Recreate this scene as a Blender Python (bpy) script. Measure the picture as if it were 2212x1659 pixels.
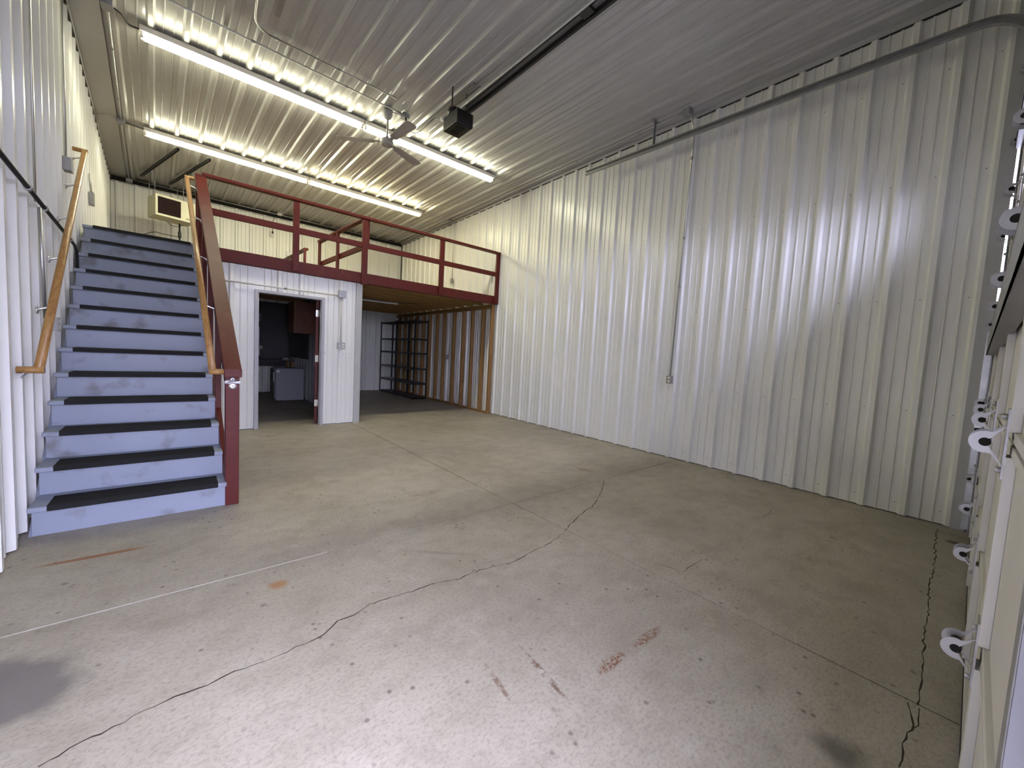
import bpy, math, random
from mathutils import Vector, Matrix, Euler

random.seed(7)
for o in list(bpy.data.objects):
    bpy.data.objects.remove(o, do_unlink=True)
scene = bpy.context.scene
COL = scene.collection

# ------------------------------------------------------------------ camera
IMG_W, IMG_H, FPX = 2212.0, 1659.0, 849.3
CAM_LOC = Vector((0.0, 0.0, 1.32))
CAM_ROT = Euler([math.radians(a) for a in (85.9127, -3.1177, -40.1222)], 'XYZ')
cam_data = bpy.data.cameras.new('camera')
cam_data.sensor_width = 36.0
cam_data.lens = FPX / IMG_W * 36.0
cam_data.clip_start = 0.02
cam = bpy.data.objects.new('camera', cam_data)
COL.objects.link(cam)
cam.location = CAM_LOC
cam.rotation_euler = CAM_ROT
scene.camera = cam

# ------------------------------------------------------------------ world, daylight, exposure
world = bpy.data.worlds.new('overcast_sky')
scene.world = world
world.use_nodes = True
wn = world.node_tree.nodes
wn['Background'].inputs['Color'].default_value = (0.76, 0.77, 1.08, 1)
wn['Background'].inputs['Strength'].default_value = 25.0
TUBE_STRENGTH = 40.0
vs = scene.view_settings
vs.view_transform = 'Standard'
vs.look = 'None'
vs.gamma = 1.0
vs.use_curve_mapping = False
vs.exposure = 0.45
cy = scene.cycles
cy.max_bounces = 6
cy.diffuse_bounces = 2
cy.glossy_bounces = 3
cy.transmission_bounces = 3
cy.transparent_max_bounces = 6
cy.use_adaptive_sampling = True
cy.adaptive_threshold = 0.025

# ------------------------------------------------------------------ pixel -> direction helpers
RM = CAM_ROT.to_matrix()
def ray(x, y):
    return RM @ Vector((x - IMG_W / 2, -(y - IMG_H / 2), -FPX))
def on_plane(x, y, p, n):
    r = ray(x, y); p = Vector(p); n = Vector(n)
    return CAM_LOC + r * ((p - CAM_LOC).dot(n) / r.dot(n))
def onZ(x, y, z): return on_plane(x, y, (0, 0, z), (0, 0, 1))
def onY(x, y, v): return on_plane(x, y, (0, v, 0), (0, 1, 0))
def onX(x, y, v): return on_plane(x, y, (v, 0, 0), (1, 0, 0))

# room (metres): the long walls splay very slightly
XL0, XLS = -0.60, -0.041       # left wall  x = XL0 + XLS*y
XR0, XRS = 5.25, 0.014         # right wall x = XR0 + XRS*y
YB = 12.2                      # back wall
ZC = 4.70                      # ceiling sheet
YP = 6.98                      # partition face / loft front
LOFT = 2.56
def xl(y): return XL0 + XLS * y
def xr(y): return XR0 + XRS * y
def onL(x, y, off=0.0): return on_plane(x, y, (XL0 + off, 0, 0), (1, -XLS, 0))
def onR(x, y, off=0.0): return on_plane(x, y, (XR0 - off, 0, 0), (1, -XRS, 0))

# ------------------------------------------------------------------ materials
def new_mat(name):
    m = bpy.data.materials.new(name); m.use_nodes = True
    return m, m.node_tree.nodes, m.node_tree.links, m.node_tree.nodes['Principled BSDF']

def mat(name, col, rough=0.5, metal=0.0, var=0.08, scale=6.0, stretch=(1, 1, 1), bump=0.0, bscale=60.0, spec=0.5, dirt=None):
    m, n, l, b = new_mat(name)
    tc = n.new('ShaderNodeNewGeometry'); mp = n.new('ShaderNodeMapping')
    mp.inputs['Scale'].default_value = stretch
    l.new(tc.outputs['Position'], mp.inputs['Vector'])
    nz = n.new('ShaderNodeTexNoise'); nz.inputs['Scale'].default_value = scale; nz.inputs['Detail'].default_value = 2
    l.new(mp.outputs['Vector'], nz.inputs['Vector'])
    mx = n.new('ShaderNodeMix'); mx.data_type = 'RGBA'
    mx.inputs[6].default_value = tuple(c * (1 - var) for c in col) + (1,)
    mx.inputs[7].default_value = tuple(min(1, c * (1 + var)) for c in col) + (1,)
    l.new(nz.outputs['Fac'], mx.inputs[0])
    out = mx.outputs[2]
    if dirt:
        dcol, dscale, lo, hi = dirt
        n2 = n.new('ShaderNodeTexNoise'); n2.inputs['Scale'].default_value = dscale; n2.inputs['Detail'].default_value = 5
        l.new(mp.outputs['Vector'], n2.inputs['Vector'])
        mr = n.new('ShaderNodeMapRange'); mr.inputs[1].default_value = lo; mr.inputs[2].default_value = hi
        l.new(n2.outputs['Fac'], mr.inputs[0])
        m2 = n.new('ShaderNodeMix'); m2.data_type = 'RGBA'
        l.new(mr.outputs[0], m2.inputs[0]); l.new(out, m2.inputs[6]); m2.inputs[7].default_value = dcol + (1,)
        out = m2.outputs[2]
    l.new(out, b.inputs['Base Color'])
    b.inputs['Roughness'].default_value = rough
    b.inputs['Metallic'].default_value = metal
    b.inputs['Specular IOR Level'].default_value = spec
    if bump:
        nb = n.new('ShaderNodeTexNoise'); nb.inputs['Scale'].default_value = bscale; nb.inputs['Detail'].default_value = 1
        l.new(mp.outputs['Vector'], nb.inputs['Vector'])
        bp = n.new('ShaderNodeBump'); bp.inputs['Strength'].default_value = bump; bp.inputs['Distance'].default_value = 0.004
        l.new(nb.outputs['Fac'], bp.inputs['Height']); l.new(bp.outputs['Normal'], b.inputs['Normal'])
    return m

def wood(name, c1, c2, rough=0.5, axis_scale=(3, 3, 0.35), knots=False):
    m, n, l, b = new_mat(name)
    tc = n.new('ShaderNodeNewGeometry'); mp = n.new('ShaderNodeMapping'); mp.inputs['Scale'].default_value = axis_scale
    l.new(tc.outputs['Position'], mp.inputs['Vector'])
    nz = n.new('ShaderNodeTexNoise'); nz.inputs['Scale'].default_value = 12; nz.inputs['Detail'].default_value = 4
    nz.inputs['Distortion'].default_value = 0.6
    l.new(mp.outputs['Vector'], nz.inputs['Vector'])
    rp = n.new('ShaderNodeValToRGB'); rp.color_ramp.elements[0].position = 0.3; rp.color_ramp.elements[1].position = 0.7
    rp.color_ramp.elements[0].color = c1 + (1,); rp.color_ramp.elements[1].color = c2 + (1,)
    l.new(nz.outputs['Fac'], rp.inputs['Fac'])
    out = rp.outputs['Color']
    if knots:
        vo = n.new('ShaderNodeTexVoronoi'); vo.inputs['Scale'].default_value = 3.2
        l.new(tc.outputs['Position'], vo.inputs['Vector'])
        mr = n.new('ShaderNodeMapRange'); mr.inputs[1].default_value = 0.075; mr.inputs[2].default_value = 0.045
        l.new(vo.outputs['Distance'], mr.inputs[0])
        m2 = n.new('ShaderNodeMix'); m2.data_type = 'RGBA'; m2.inputs[7].default_value = (0.05, 0.018, 0.006, 1)
        l.new(mr.outputs[0], m2.inputs[0]); l.new(out, m2.inputs[6]); out = m2.outputs[2]
    l.new(out, b.inputs['Base Color']); b.inputs['Roughness'].default_value = rough
    return m

def emitter(name, col, strength):
    m, n, l, b = new_mat(name)
    b.inputs['Base Color'].default_value = (0.9, 0.9, 0.9, 1)
    b.inputs['Emission Color'].default_value = col + (1,)
    b.inputs['Emission Strength'].default_value = strength
    nz = n.new('ShaderNodeTexNoise'); nz.inputs['Scale'].default_value = 2
    mr = n.new('ShaderNodeMapRange'); mr.inputs[3].default_value = strength * 0.97; mr.inputs[4].default_value = strength * 1.03
    l.new(nz.outputs['Fac'], mr.inputs[0]); l.new(mr.outputs[0], b.inputs['Emission Strength'])
    return m

def glass():
    m, n, l, b = new_mat('clear_glass')
    tr = n.new('ShaderNodeBsdfTransparent'); gl = n.new('ShaderNodeBsdfGlossy'); gl.inputs['Roughness'].default_value = 0.02
    nz = n.new('ShaderNodeTexNoise'); nz.inputs['Scale'].default_value = 3
    mr = n.new('ShaderNodeMapRange'); mr.inputs[3].default_value = 0.88; mr.inputs[4].default_value = 0.94
    l.new(nz.outputs['Fac'], mr.inputs[0]); l.new(mr.outputs[0], tr.inputs['Color'])
    fr = n.new('ShaderNodeFresnel'); fr.inputs['IOR'].default_value = 1.45
    mx = n.new('ShaderNodeMixShader'); l.new(fr.outputs[0], mx.inputs[0]); l.new(tr.outputs[0], mx.inputs[1]); l.new(gl.outputs[0], mx.inputs[2])
    l.new(mx.outputs[0], n['Material Output'].inputs['Surface'])
    return m

def concrete():
    m, n, l, b = new_mat('concrete_floor')
    geo = n.new('ShaderNodeNewGeometry')
    pos = geo.outputs['Position']
    def noise(scale, detail=4, rough=0.6, stretch=None, dist=0.0):
        t = n.new('ShaderNodeTexNoise'); t.inputs['Scale'].default_value = scale; t.inputs['Detail'].default_value = detail
        t.inputs['Roughness'].default_value = rough; t.inputs['Distortion'].default_value = dist
        if stretch:
            mp = n.new('ShaderNodeMapping'); mp.inputs['Scale'].default_value = stretch
            l.new(pos, mp.inputs['Vector']); l.new(mp.outputs['Vector'], t.inputs['Vector'])
        else:
            l.new(pos, t.inputs['Vector'])
        return t.outputs['Fac']
    def rng(s, a, b_, c=0.0, d=1.0):
        mr = n.new('ShaderNodeMapRange'); mr.inputs[1].default_value = a; mr.inputs[2].default_value = b_
        mr.inputs[3].default_value = c; mr.inputs[4].default_value = d
        l.new(s, mr.inputs[0]); return mr.outputs[0]
    def mix(f, a, bcol):
        x = n.new('ShaderNodeMix'); x.data_type = 'RGBA'
        l.new(f, x.inputs[0])
        if isinstance(a, tuple): x.inputs[6].default_value = a + (1,)
        else: l.new(a, x.inputs[6])
        x.inputs[7].default_value = bcol + (1,)
        return x.outputs[2]
    def mul(a, b_):
        x = n.new('ShaderNodeMath'); x.operation = 'MULTIPLY'; l.new(a, x.inputs[0])
        if isinstance(b_, (int, float)): x.inputs[1].default_value = b_
        else: l.new(b_, x.inputs[1])
        return x.outputs[0]
    col = mix(rng(noise(0.9, 4), 0.35, 0.68), (0.355, 0.315, 0.250), (0.475, 0.432, 0.352))
    col = mix(rng(noise(4.5, 6, 0.7, (1.0, 1.5, 1)), 0.46, 0.74, 0, 0.5), col, (0.240, 0.205, 0.158))
    col = mix(rng(noise(3.1, 6, 0.72), 0.55, 0.75, 0, 0.5), col, (0.55, 0.51, 0.445))
    col = mix(rng(noise(52, 4, 0.8, (1.0, 1.5, 1.0)), 0.48, 0.66, 0, 0.5), col, (0.18, 0.152, 0.115))
    # small dark pits and drops
    vo = n.new('ShaderNodeTexVoronoi'); vo.inputs['Scale'].default_value = 4.2
    l.new(pos, vo.inputs['Vector'])
    spot = mul(rng(vo.outputs['Distance'], 0.085, 0.03), rng(noise(1.3), 0.5, 0.62))
    col = mix(mul(spot, 0.8), col, (0.09, 0.075, 0.06))
    vo2 = n.new('ShaderNodeTexVoronoi'); vo2.inputs['Scale'].default_value = 13
    l.new(pos, vo2.inputs['Vector'])
    spot2 = mul(rng(vo2.outputs['Distance'], 0.16, 0.07), rng(noise(2.3), 0.44, 0.56))
    col = mix(mul(spot2, 0.75), col, (0.11, 0.092, 0.075))
    # shaped stains
    wob = n.new('ShaderNodeTexNoise'); wob.inputs['Scale'].default_value = 7; wob.inputs['Detail'].default_value = 5
    l.new(pos, wob.inputs['Vector'])
    def stain(cx, cy, hl, hw, ang, amp, soft=0.35):
        mp = n.new('ShaderNodeMapping'); mp.vector_type = 'TEXTURE'
        mp.inputs['Location'].default_value = (cx, cy, 0); mp.inputs['Rotation'].default_value = (0, 0, ang)
        mp.inputs['Scale'].default_value = (hl, hw, 1)
        l.new(pos, mp.inputs['Vector'])
        sp = n.new('ShaderNodeSeparateXYZ'); l.new(mp.outputs['Vector'], sp.inputs[0])
        cb = n.new('ShaderNodeCombineXYZ'); l.new(sp.outputs[0], cb.inputs[0]); l.new(sp.outputs[1], cb.inputs[1])
        ln = n.new('ShaderNodeVectorMath'); ln.operation = 'LENGTH'; l.new(cb.outputs[0], ln.inputs[0])
        ad = n.new('ShaderNodeMath'); ad.operation = 'MULTIPLY_ADD'; ad.inputs[1].default_value = amp; 
        l.new(wob.outputs['Fac'], ad.inputs[0]); l.new(ln.outputs['Value'], ad.inputs[2])
        return rng(ad.outputs[0], 1.0 + amp * 0.5, 1.0 + amp * 0.5 - soft)
    def px_stain(p, q, w, colr, fac, amp=0.8, soft=0.4, brk=None):
        nonlocal col
        a = onZ(*p, 0); c = onZ(*q, 0); mid = (a + c) / 2; d = c - a
        f = mul(stain(mid.x, mid.y, d.length / 2, w, math.atan2(d.y, d.x), amp, soft), fac)
        if brk: f = mul(f, rng(noise(brk, 5, 0.7), 0.44, 0.58))
        col = mix(f, col, colr)
    px_stain((-260, 1545), (185, 1478), 0.24, (0.155, 0.14, 0.13), 0.85, 0.9, 0.35)
    px_stain((50, 1231), (338, 1177), 0.026, (0.27, 0.105, 0.03), 0.85, 0.5, 0.4)
    px_stain((575, 1268), (630, 1258), 0.05, (0.36, 0.17, 0.06), 0.8, 1.2, 0.6)
    px_stain((1288, 1458), (1352, 1408), 0.030, (0.17, 0.055, 0.02), 0.95, 0.4, 0.3, 60)
    px_stain((1364, 1402), (1430, 1352), 0.028, (0.18, 0.07, 0.028), 0.95, 0.4, 0.3, 60)
    px_stain((1120, 1392), (1240, 1530), 0.016, (0.12, 0.055, 0.03), 0.85, 0.8, 0.4, 22)
    px_stain((1045, 1430), (1110, 1525), 0.014, (0.14, 0.07, 0.04), 0.7, 0.8, 0.4, 22)
    px_stain((1740, 1590), (1900, 1659), 0.10, (0.10, 0.09, 0.078), 0.75, 1.0, 0.6)
    px_stain((1060, 1100), (800, 1150), 0.22, (0.22, 0.185, 0.14), 0.4, 1.4, 0.9)
    px_stain((1230, 1008), (1300, 1022), 0.10, (0.20, 0.10, 0.05), 0.5, 1.4, 0.7, 9)
    px_stain((880, 1075), (960, 1055), 0.09, (0.26, 0.16, 0.07), 0.45, 1.4, 0.8, 9)
    px_stain((2040, 1165), (2085, 1180), 0.06, (0.06, 0.04, 0.03), 0.8, 0.9, 0.5)
    px_stain((880, 1190), (1030, 1200), 0.03, (0.2, 0.17, 0.14), 0.45, 1.5, 0.7)
    l.new(col, b.inputs['Base Color'])
    l.new(rng(noise(6), 0.3, 0.7, 0.48, 0.68), b.inputs['Roughness'])
    b.inputs['Specular IOR Level'].default_value = 0.35
    bp = n.new('ShaderNodeBump'); bp.inputs['Strength'].default_value = 0.25; bp.inputs['Distance'].default_value = 0.003
    l.new(noise(55, 2, 0.7), bp.inputs['Height']); l.new(bp.outputs['Normal'], b.inputs['Normal'])
    return m

M = {}
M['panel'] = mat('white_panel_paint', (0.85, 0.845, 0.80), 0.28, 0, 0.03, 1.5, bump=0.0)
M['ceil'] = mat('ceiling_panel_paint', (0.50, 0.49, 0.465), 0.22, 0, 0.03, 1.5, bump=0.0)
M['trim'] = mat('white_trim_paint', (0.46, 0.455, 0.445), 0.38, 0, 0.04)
M['wallcore'] = mat('wall_core', (0.10, 0.10, 0.10), 0.9)
M['concrete'] = concrete()
M['glass'] = glass()
M['joint'] = mat('joint_dirt', (0.025, 0.021, 0.017), 1.0, spec=0.0)
M['zinc'] = mat('dimmed_zinc', (0.12, 0.12, 0.125), 0.55, 0.1, 0.25, 9)  # galvanised tone darkened to offset the strong daylight at the entrance
M['caulk'] = mat('pale_joint_filler', (0.72, 0.70, 0.68), 0.8)
M['crack'] = mat('crack_dirt', (0.060, 0.050, 0.038), 1.0, spec=0.0)
M['red'] = mat('oxblood_paint', (0.088, 0.0092, 0.0068), 0.48, 0, 0.12, 9, bump=0.08, bscale=40, spec=0.28, dirt=((0.12, 0.024, 0.015), 5, 0.60, 0.75))
M['stair'] = mat('blue_grey_paint', (0.270, 0.300, 0.380), 0.45, 0, 0.06, 4, bump=0.08, bscale=30, dirt=((0.15, 0.145, 0.15), 5.5, 0.56, 0.74))
M['rubber'] = mat('black_rubber', (0.014, 0.014, 0.015), 0.8, 0, 0.3, 12, stretch=(0.6, 6, 1), bump=0.2, bscale=60, spec=0.25)
M['oak'] = wood('oak_varnish', (0.29, 0.14, 0.040), (0.45, 0.255, 0.090), 0.30, (3, 0.8, 0.8))
M['pine'] = wood('pine_lumber', (0.22, 0.11, 0.034), (0.36, 0.20, 0.068), 0.6, (5, 5, 0.5), True)
M['pinex'] = wood('pine_joist', (0.24, 0.13, 0.036), (0.37, 0.215, 0.07), 0.6, (0.4, 5, 5), True)
M['ply'] = wood('plywood_deck', (0.15, 0.085, 0.03), (0.22, 0.13, 0.05), 0.7, (0.6, 3, 3))
M['galv'] = mat('galvanised_steel', (0.62, 0.63, 0.65), 0.36, 0.85, 0.18, 14, bump=0.03)
M['hinge'] = mat('hinge_steel', (0.42, 0.42, 0.43), 0.4, 0.5, 0.15, 14)
M['galvd'] = mat('dull_galvanised_steel', (0.36, 0.36, 0.36), 0.45, 0.8, 0.15, 14)
M['conduit'] = mat('zinc_conduit', (0.52, 0.52, 0.52), 0.32, 0.8, 0.1, 10)
M['darkpipe'] = mat('dark_steel_pipe', (0.035, 0.033, 0.035), 0.4, 0.4)
M['boxgrey'] = mat('grey_box_steel', (0.33, 0.33, 0.35), 0.45, 0.5, 0.1, 20)
M['black'] = mat('black_plastic', (0.010, 0.010, 0.011), 0.42, 0, 0.3)
M['blackmetal'] = mat('black_steel', (0.016, 0.016, 0.018), 0.4, 0.3, 0.3)
M['hole'] = mat('dark_void', (0.006, 0.006, 0.006), 0.9)
M['white'] = mat('white_enamel', (0.74, 0.73, 0.70), 0.3, 0, 0.03)
M['housing'] = mat('fixture_enamel', (0.70, 0.67, 0.62), 0.35, 0, 0.03)
M['fan'] = mat('fan_enamel', (0.42, 0.40, 0.37), 0.38, 0, 0.04)
M['cream'] = mat('heater_enamel', (0.70, 0.67, 0.50), 0.4, 0, 0.03)
M['louver'] = mat('louver_brown', (0.040, 0.020, 0.024), 0.38, 0.2, 0.2)
M['doorskin'] = mat('door_section_paint', (0.66, 0.635, 0.585), 0.42, 0, 0.03, 3)
M['strutgrey'] = mat('grey_strut_steel', (0.24, 0.235, 0.225), 0.4, 0.5, 0.1)
M['framegrey'] = mat('grey_door_frame', (0.42, 0.42, 0.45), 0.4, 0, 0.05)
M['brass'] = mat('bright_hinge', (0.86, 0.84, 0.74), 0.25, 0.35, 0.05)
M['nickel'] = mat('bright_bracket', (0.85, 0.85, 0.86), 0.18, 0.7, 0.05)
M['brownwood'] = wood('brown_cabinet', (0.12, 0.045, 0.02), (0.17, 0.065, 0.03), 0.45)
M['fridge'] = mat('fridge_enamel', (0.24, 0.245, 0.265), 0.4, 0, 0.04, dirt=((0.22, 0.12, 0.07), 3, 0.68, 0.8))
M['ivory'] = mat('ivory_plastic', (0.72, 0.70, 0.64), 0.35)
M['paper'] = mat('white_paper', (0.75, 0.75, 0.74), 0.7)
M['bulb'] = mat('opal_glass', (0.85, 0.84, 0.80), 0.2)
M['gravel'] = mat('outdoor_concrete', (0.24, 0.23, 0.22), 0.8, 0, 0.1, 2)
M['tube_warm'] = emitter('lit_tube_warm', (1.0, 0.90, 0.54), TUBE_STRENGTH)
M['tube_cool'] = emitter('lit_tube_cool', (0.97, 0.955, 0.70), TUBE_STRENGTH)
M['offtube'] = mat('unlit_tube', (0.7, 0.7, 0.68), 0.25)
M['seal'] = mat('rubber_seal', (0.02, 0.02, 0.022), 0.7)
M['print'] = mat('nameplate_print', (0.06, 0.05, 0.05), 0.5)

# ------------------------------------------------------------------ geometry helpers
class G:
    def __init__(s): s.v = []; s.f = []; s.s = []
    def add(s, vs_, fs, smooth=False):
        b = len(s.v); s.v += [tuple(p) for p in vs_]
        for f in fs: s.f.append(tuple(b + i for i in f)); s.s.append(smooth)
        return s
    def box(s, x0, x1, y0, y1, z0, z1):
        vs_ = [(x, y, z) for z in (z0, z1) for y in (y0, y1) for x in (x0, x1)]
        return s.add(vs_, [(0, 2, 3, 1), (4, 5, 7, 6), (0, 1, 5, 4), (2, 6, 7, 3), (0, 4, 6, 2), (1, 3, 7, 5)])
    def obox(s, c, ax, ay, az):
        c, ax, ay, az = map(Vector, (c, ax, ay, az))
        vs_ = [c + ax * i + ay * j + az * k for k in (-1, 1) for j in (-1, 1) for i in (-1, 1)]
        return s.add(vs_, [(0, 2, 3, 1), (4, 5, 7, 6), (0, 1, 5, 4), (2, 6, 7, 3), (0, 4, 6, 2), (1, 3, 7, 5)])
    def beam(s, p, q, w, h, up=(0, 0, 1)):
        p, q = Vector(p), Vector(q); d = (q - p); L = d.length; d.normalize()
        side = d.cross(Vector(up)).normalized(); u = side.cross(d).normalized()
        return s.obox((p + q) / 2, d * (L / 2), side * (w / 2), u * (h / 2))
    def prism(s, poly, ext):
        n = len(poly); e = Vector(ext); poly = [Vector(p) for p in poly]
        vs_ = poly + [p + e for p in poly]
        return s.add(vs_, [tuple(range(n))[::-1], tuple(range(n, 2 * n))] + [(i, (i + 1) % n, n + (i + 1) % n, n + i) for i in range(n)])
    def tube(s, pts, r, n=8, caps=True):
        pts = [Vector(p) for p in pts]
        rings = []; prev = None
        for i, p in enumerate(pts):
            if i == 0: t = pts[1] - p
            elif i == len(pts) - 1: t = p - pts[i - 1]
            else: t = (pts[i + 1] - p).normalized() + (p - pts[i - 1]).normalized()
            t.normalize()
            if prev is None:
                a = Vector((0, 0, 1)) if abs(t.z) < 0.9 else Vector((1, 0, 0))
                u = t.cross(a).normalized()
            else:
                u = (prev - t * prev.dot(t)).normalized()
            prev = u; w = t.cross(u)
            rr = r[i] if isinstance(r, (list, tuple)) else r
            rings.append([p + (u * math.cos(2 * math.pi * k / n) + w * math.sin(2 * math.pi * k / n)) * rr for k in range(n)])
        b = len(s.v)
        s.v += [tuple(v) for rg in rings for v in rg]
        for i in range(len(rings) - 1):
            for k in range(n):
                s.f.append((b + i * n + k, b + i * n + (k + 1) % n, b + (i + 1) * n + (k + 1) % n, b + (i + 1) * n + k)); s.s.append(True)
        if caps:
            s.f.append(tuple(b + k for k in range(n))[::-1]); s.s.append(False)
            e = b + (len(rings) - 1) * n
            s.f.append(tuple(e + k for k in range(n))); s.s.append(False)
        return s
    def lathe(s, c, prof, n=20, axis=(0, 0, 1)):
        c = Vector(c); a = Vector(axis).normalized()
        u = a.cross(Vector((1, 0, 0)) if abs(a.x) < 0.9 else Vector((0, 1, 0))).normalized(); w = a.cross(u)
        b = len(s.v)
        for r, z in prof:
            for k in range(n):
                t = 2 * math.pi * k / n
                s.v.append(tuple(c + a * z + (u * math.cos(t) + w * math.sin(t)) * max(r, 1e-4)))
        for i in range(len(prof) - 1):
            for k in range(n):
                s.f.append((b + i * n + k, b + i * n + (k + 1) % n, b + (i + 1) * n + (k + 1) % n, b + (i + 1) * n + k)); s.s.append(True)
        s.f.append(tuple(b + k for k in range(n))[::-1]); s.s.append(False)
        e = b + (len(prof) - 1) * n
        s.f.append(tuple(e + k for k in range(n))); s.s.append(False)
        return s

ORG = {}
def link(o, parent=None):
    COL.objects.link(o)
    if parent: o.parent = parent
    return o
def mesh_of(name, g, m, origin=Vector()):
    me = bpy.data.meshes.new(name)
    me.from_pydata([tuple(Vector(v) - origin) for v in g.v], [], g.f)
    me.polygons.foreach_set('use_smooth', g.s)
    if m: me.materials.append(M[m] if isinstance(m, str) else m)
    me.update()
    return me
def finish(o, bevel):
    if bevel:
        b = o.modifiers.new('edge', 'BEVEL'); b.width = bevel; b.segments = 2; b.limit_method = 'ANGLE'; b.angle_limit = math.radians(50)
    return o
def center(g):
    xs, ys, zs = zip(*g.v)
    return Vector(((min(xs) + max(xs)) / 2, (min(ys) + max(ys)) / 2, min(zs)))
def P(name, g, m, parent, bevel=0.0, label=None, kind=None):
    """a part (world coordinates in) under parent"""
    porg = ORG[parent.name]
    c = center(g)
    o = bpy.data.objects.new(name, mesh_of(name, g, m, c))
    link(o, parent); o.location = c - porg; ORG[o.name] = c
    if label: o['label'] = label
    if kind: o['kind'] = kind
    return finish(o, bevel)
def tag(o, label, cat, group=None, kind=None):
    o['label'] = label; o['category'] = cat
    if group: o['group'] = group
    if kind: o['kind'] = kind
    return o
def T(name, label, cat, loc, group=None, kind=None):
    """a thing: an Empty at its base that parents its parts"""
    o = bpy.data.objects.new(name, None); o.empty_display_size = 0.1
    link(o); o.location = Vector(loc); ORG[o.name] = Vector(loc)
    return tag(o, label, cat, group, kind)
def S(name, g, m, label, cat, group=None, kind=None, bevel=0.0):
    """a thing that is one mesh"""
    c = center(g)
    o = bpy.data.objects.new(name, mesh_of(name, g, m, c)); link(o); o.location = c; ORG[o.name] = c
    finish(o, bevel)
    return tag(o, label, cat, group, kind)
def CP(src, parent, loc):
    """a copy of a part sharing mesh data, at world location loc of its origin"""
    o = src.copy(); COL.objects.link(o); o.parent = parent
    o.location = Vector(loc) - ORG[parent.name]; ORG[o.name] = Vector(loc)
    return o
def arc(c, u, v, r, a0, a1, n=8):
    c, u, v = Vector(c), Vector(u), Vector(v)
    return [c + (u * math.cos(a0 + (a1 - a0) * i / n) + v * math.sin(a0 + (a1 - a0) * i / n)) * r for i in range(n + 1)]

# ------------------------------------------------------------------ floor
floor = S('floor', G().box(-1.4, 5.75, -0.30, 12.5, -0.12, -0.012), 'joint', 'worn grey brown concrete slab floor with saw cut joints and cracks', 'floor', kind='structure')
JX, JY, JG = 2.285, 2.59, 0.005
for x0, x1 in ((-1.4, JX - JG), (JX + JG, 5.75)):
    for y0, y1 in ((-0.30, JY - JG), (JY + JG, 12.5)):
        P('slab', G().box(x0, x1, y0, y1, -0.03, 0.0), 'concrete', floor)

P('joint_filler', G().box(-0.72, 0.72, JY - 0.0045, JY + 0.0045, -0.010, -0.001), 'caulk', floor)
def crack(pts, w, name='crack'):
    base = [onZ(x, y, 0) for x, y in pts]
    pl = []
    for a, b in zip(base, base[1:]):
        k = max(2, int((b - a).length / 0.035))
        for i in range(k):
            t = i / k; p = a.lerp(b, t); d = (b - a).normalized(); nrm = Vector((-d.y, d.x, 0))
            j = 0.0 if i == 0 else random.uniform(-0.008, 0.008)
            pl.append((p + nrm * j, nrm))
    pl.append((base[-1], pl[-1][1]))
    g = G(); vs_ = []
    for p, nrm in pl:
        ww = w * random.uniform(0.35, 1.2)
        vs_ += [Vector((p.x, p.y, 0.0006)) + nrm * ww, Vector((p.x, p.y, 0.0006)) - nrm * ww]
    g.add(vs_, [(2 * i, 2 * i + 1, 2 * i + 3, 2 * i + 2) for i in range(len(pl) - 1)])
    return P(name, g, 'crack', floor)
za = lambda x, y: (700 + x / 2.765, 920 + y / 2.765)
zb = lambda x, y: (x / 3.16, 1200 + y / 3.16)
zc = lambda x, y: (1412 + x / 2.765, 1060 + y / 2.765)
crack([za(*p) for p in ((1675, 325), (1660, 390), (1605, 480), (1530, 530), (1435, 630))], 0.0035)
crack([za(*p) for p in ((1435, 640), (1350, 700), (1215, 765), (1110, 820), (930, 860), (810, 915), (640, 945), (530, 990), (330, 1045), (270, 1065), (180, 1130), (80, 1165), (0, 1245))] +
      [zb(*p) for p in ((2080, 605), (1750, 740), (1600, 790), (1420, 885), (1280, 935), (1100, 1010), (980, 1060), (850, 1140), (690, 1220), (560, 1270), (400, 1370), (260, 1445))], 0.0032)
crack([zc(*p) for p in ((1690, 225), (1680, 330), (1680, 430), (1650, 550), (1640, 680), (1630, 800), (1620, 880), (1615, 950), (1605, 1050), (1605, 1130), (1585, 1200), (1575, 1280))], 0.0030)
crack([zc(*p) for p in ((1515, 1265), (1545, 1370), (1545, 1430), (1510, 1480), (1490, 1560), (1465, 1652))], 0.0030)
crack([zc(*p) for p in ((1585, 1300), (1580, 1370), (1555, 1420))], 0.003)
crack([zc(*p) for p in ((1290, 248), (1330, 272), (1385, 280))], 0.003, 'scratch')
crack([zc(*p) for p in ((640, 165), (705, 122))], 0.002, 'scratch')
crack([zc(*p) for p in ((0, 425), (172, 488), (285, 410))], 0.002, 'scratch')
S('ground', G().box(-40, 40, -40, -0.30, -0.10, -0.02), 'gravel', 'pale concrete apron outside the doors', 'ground', kind='structure')

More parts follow.
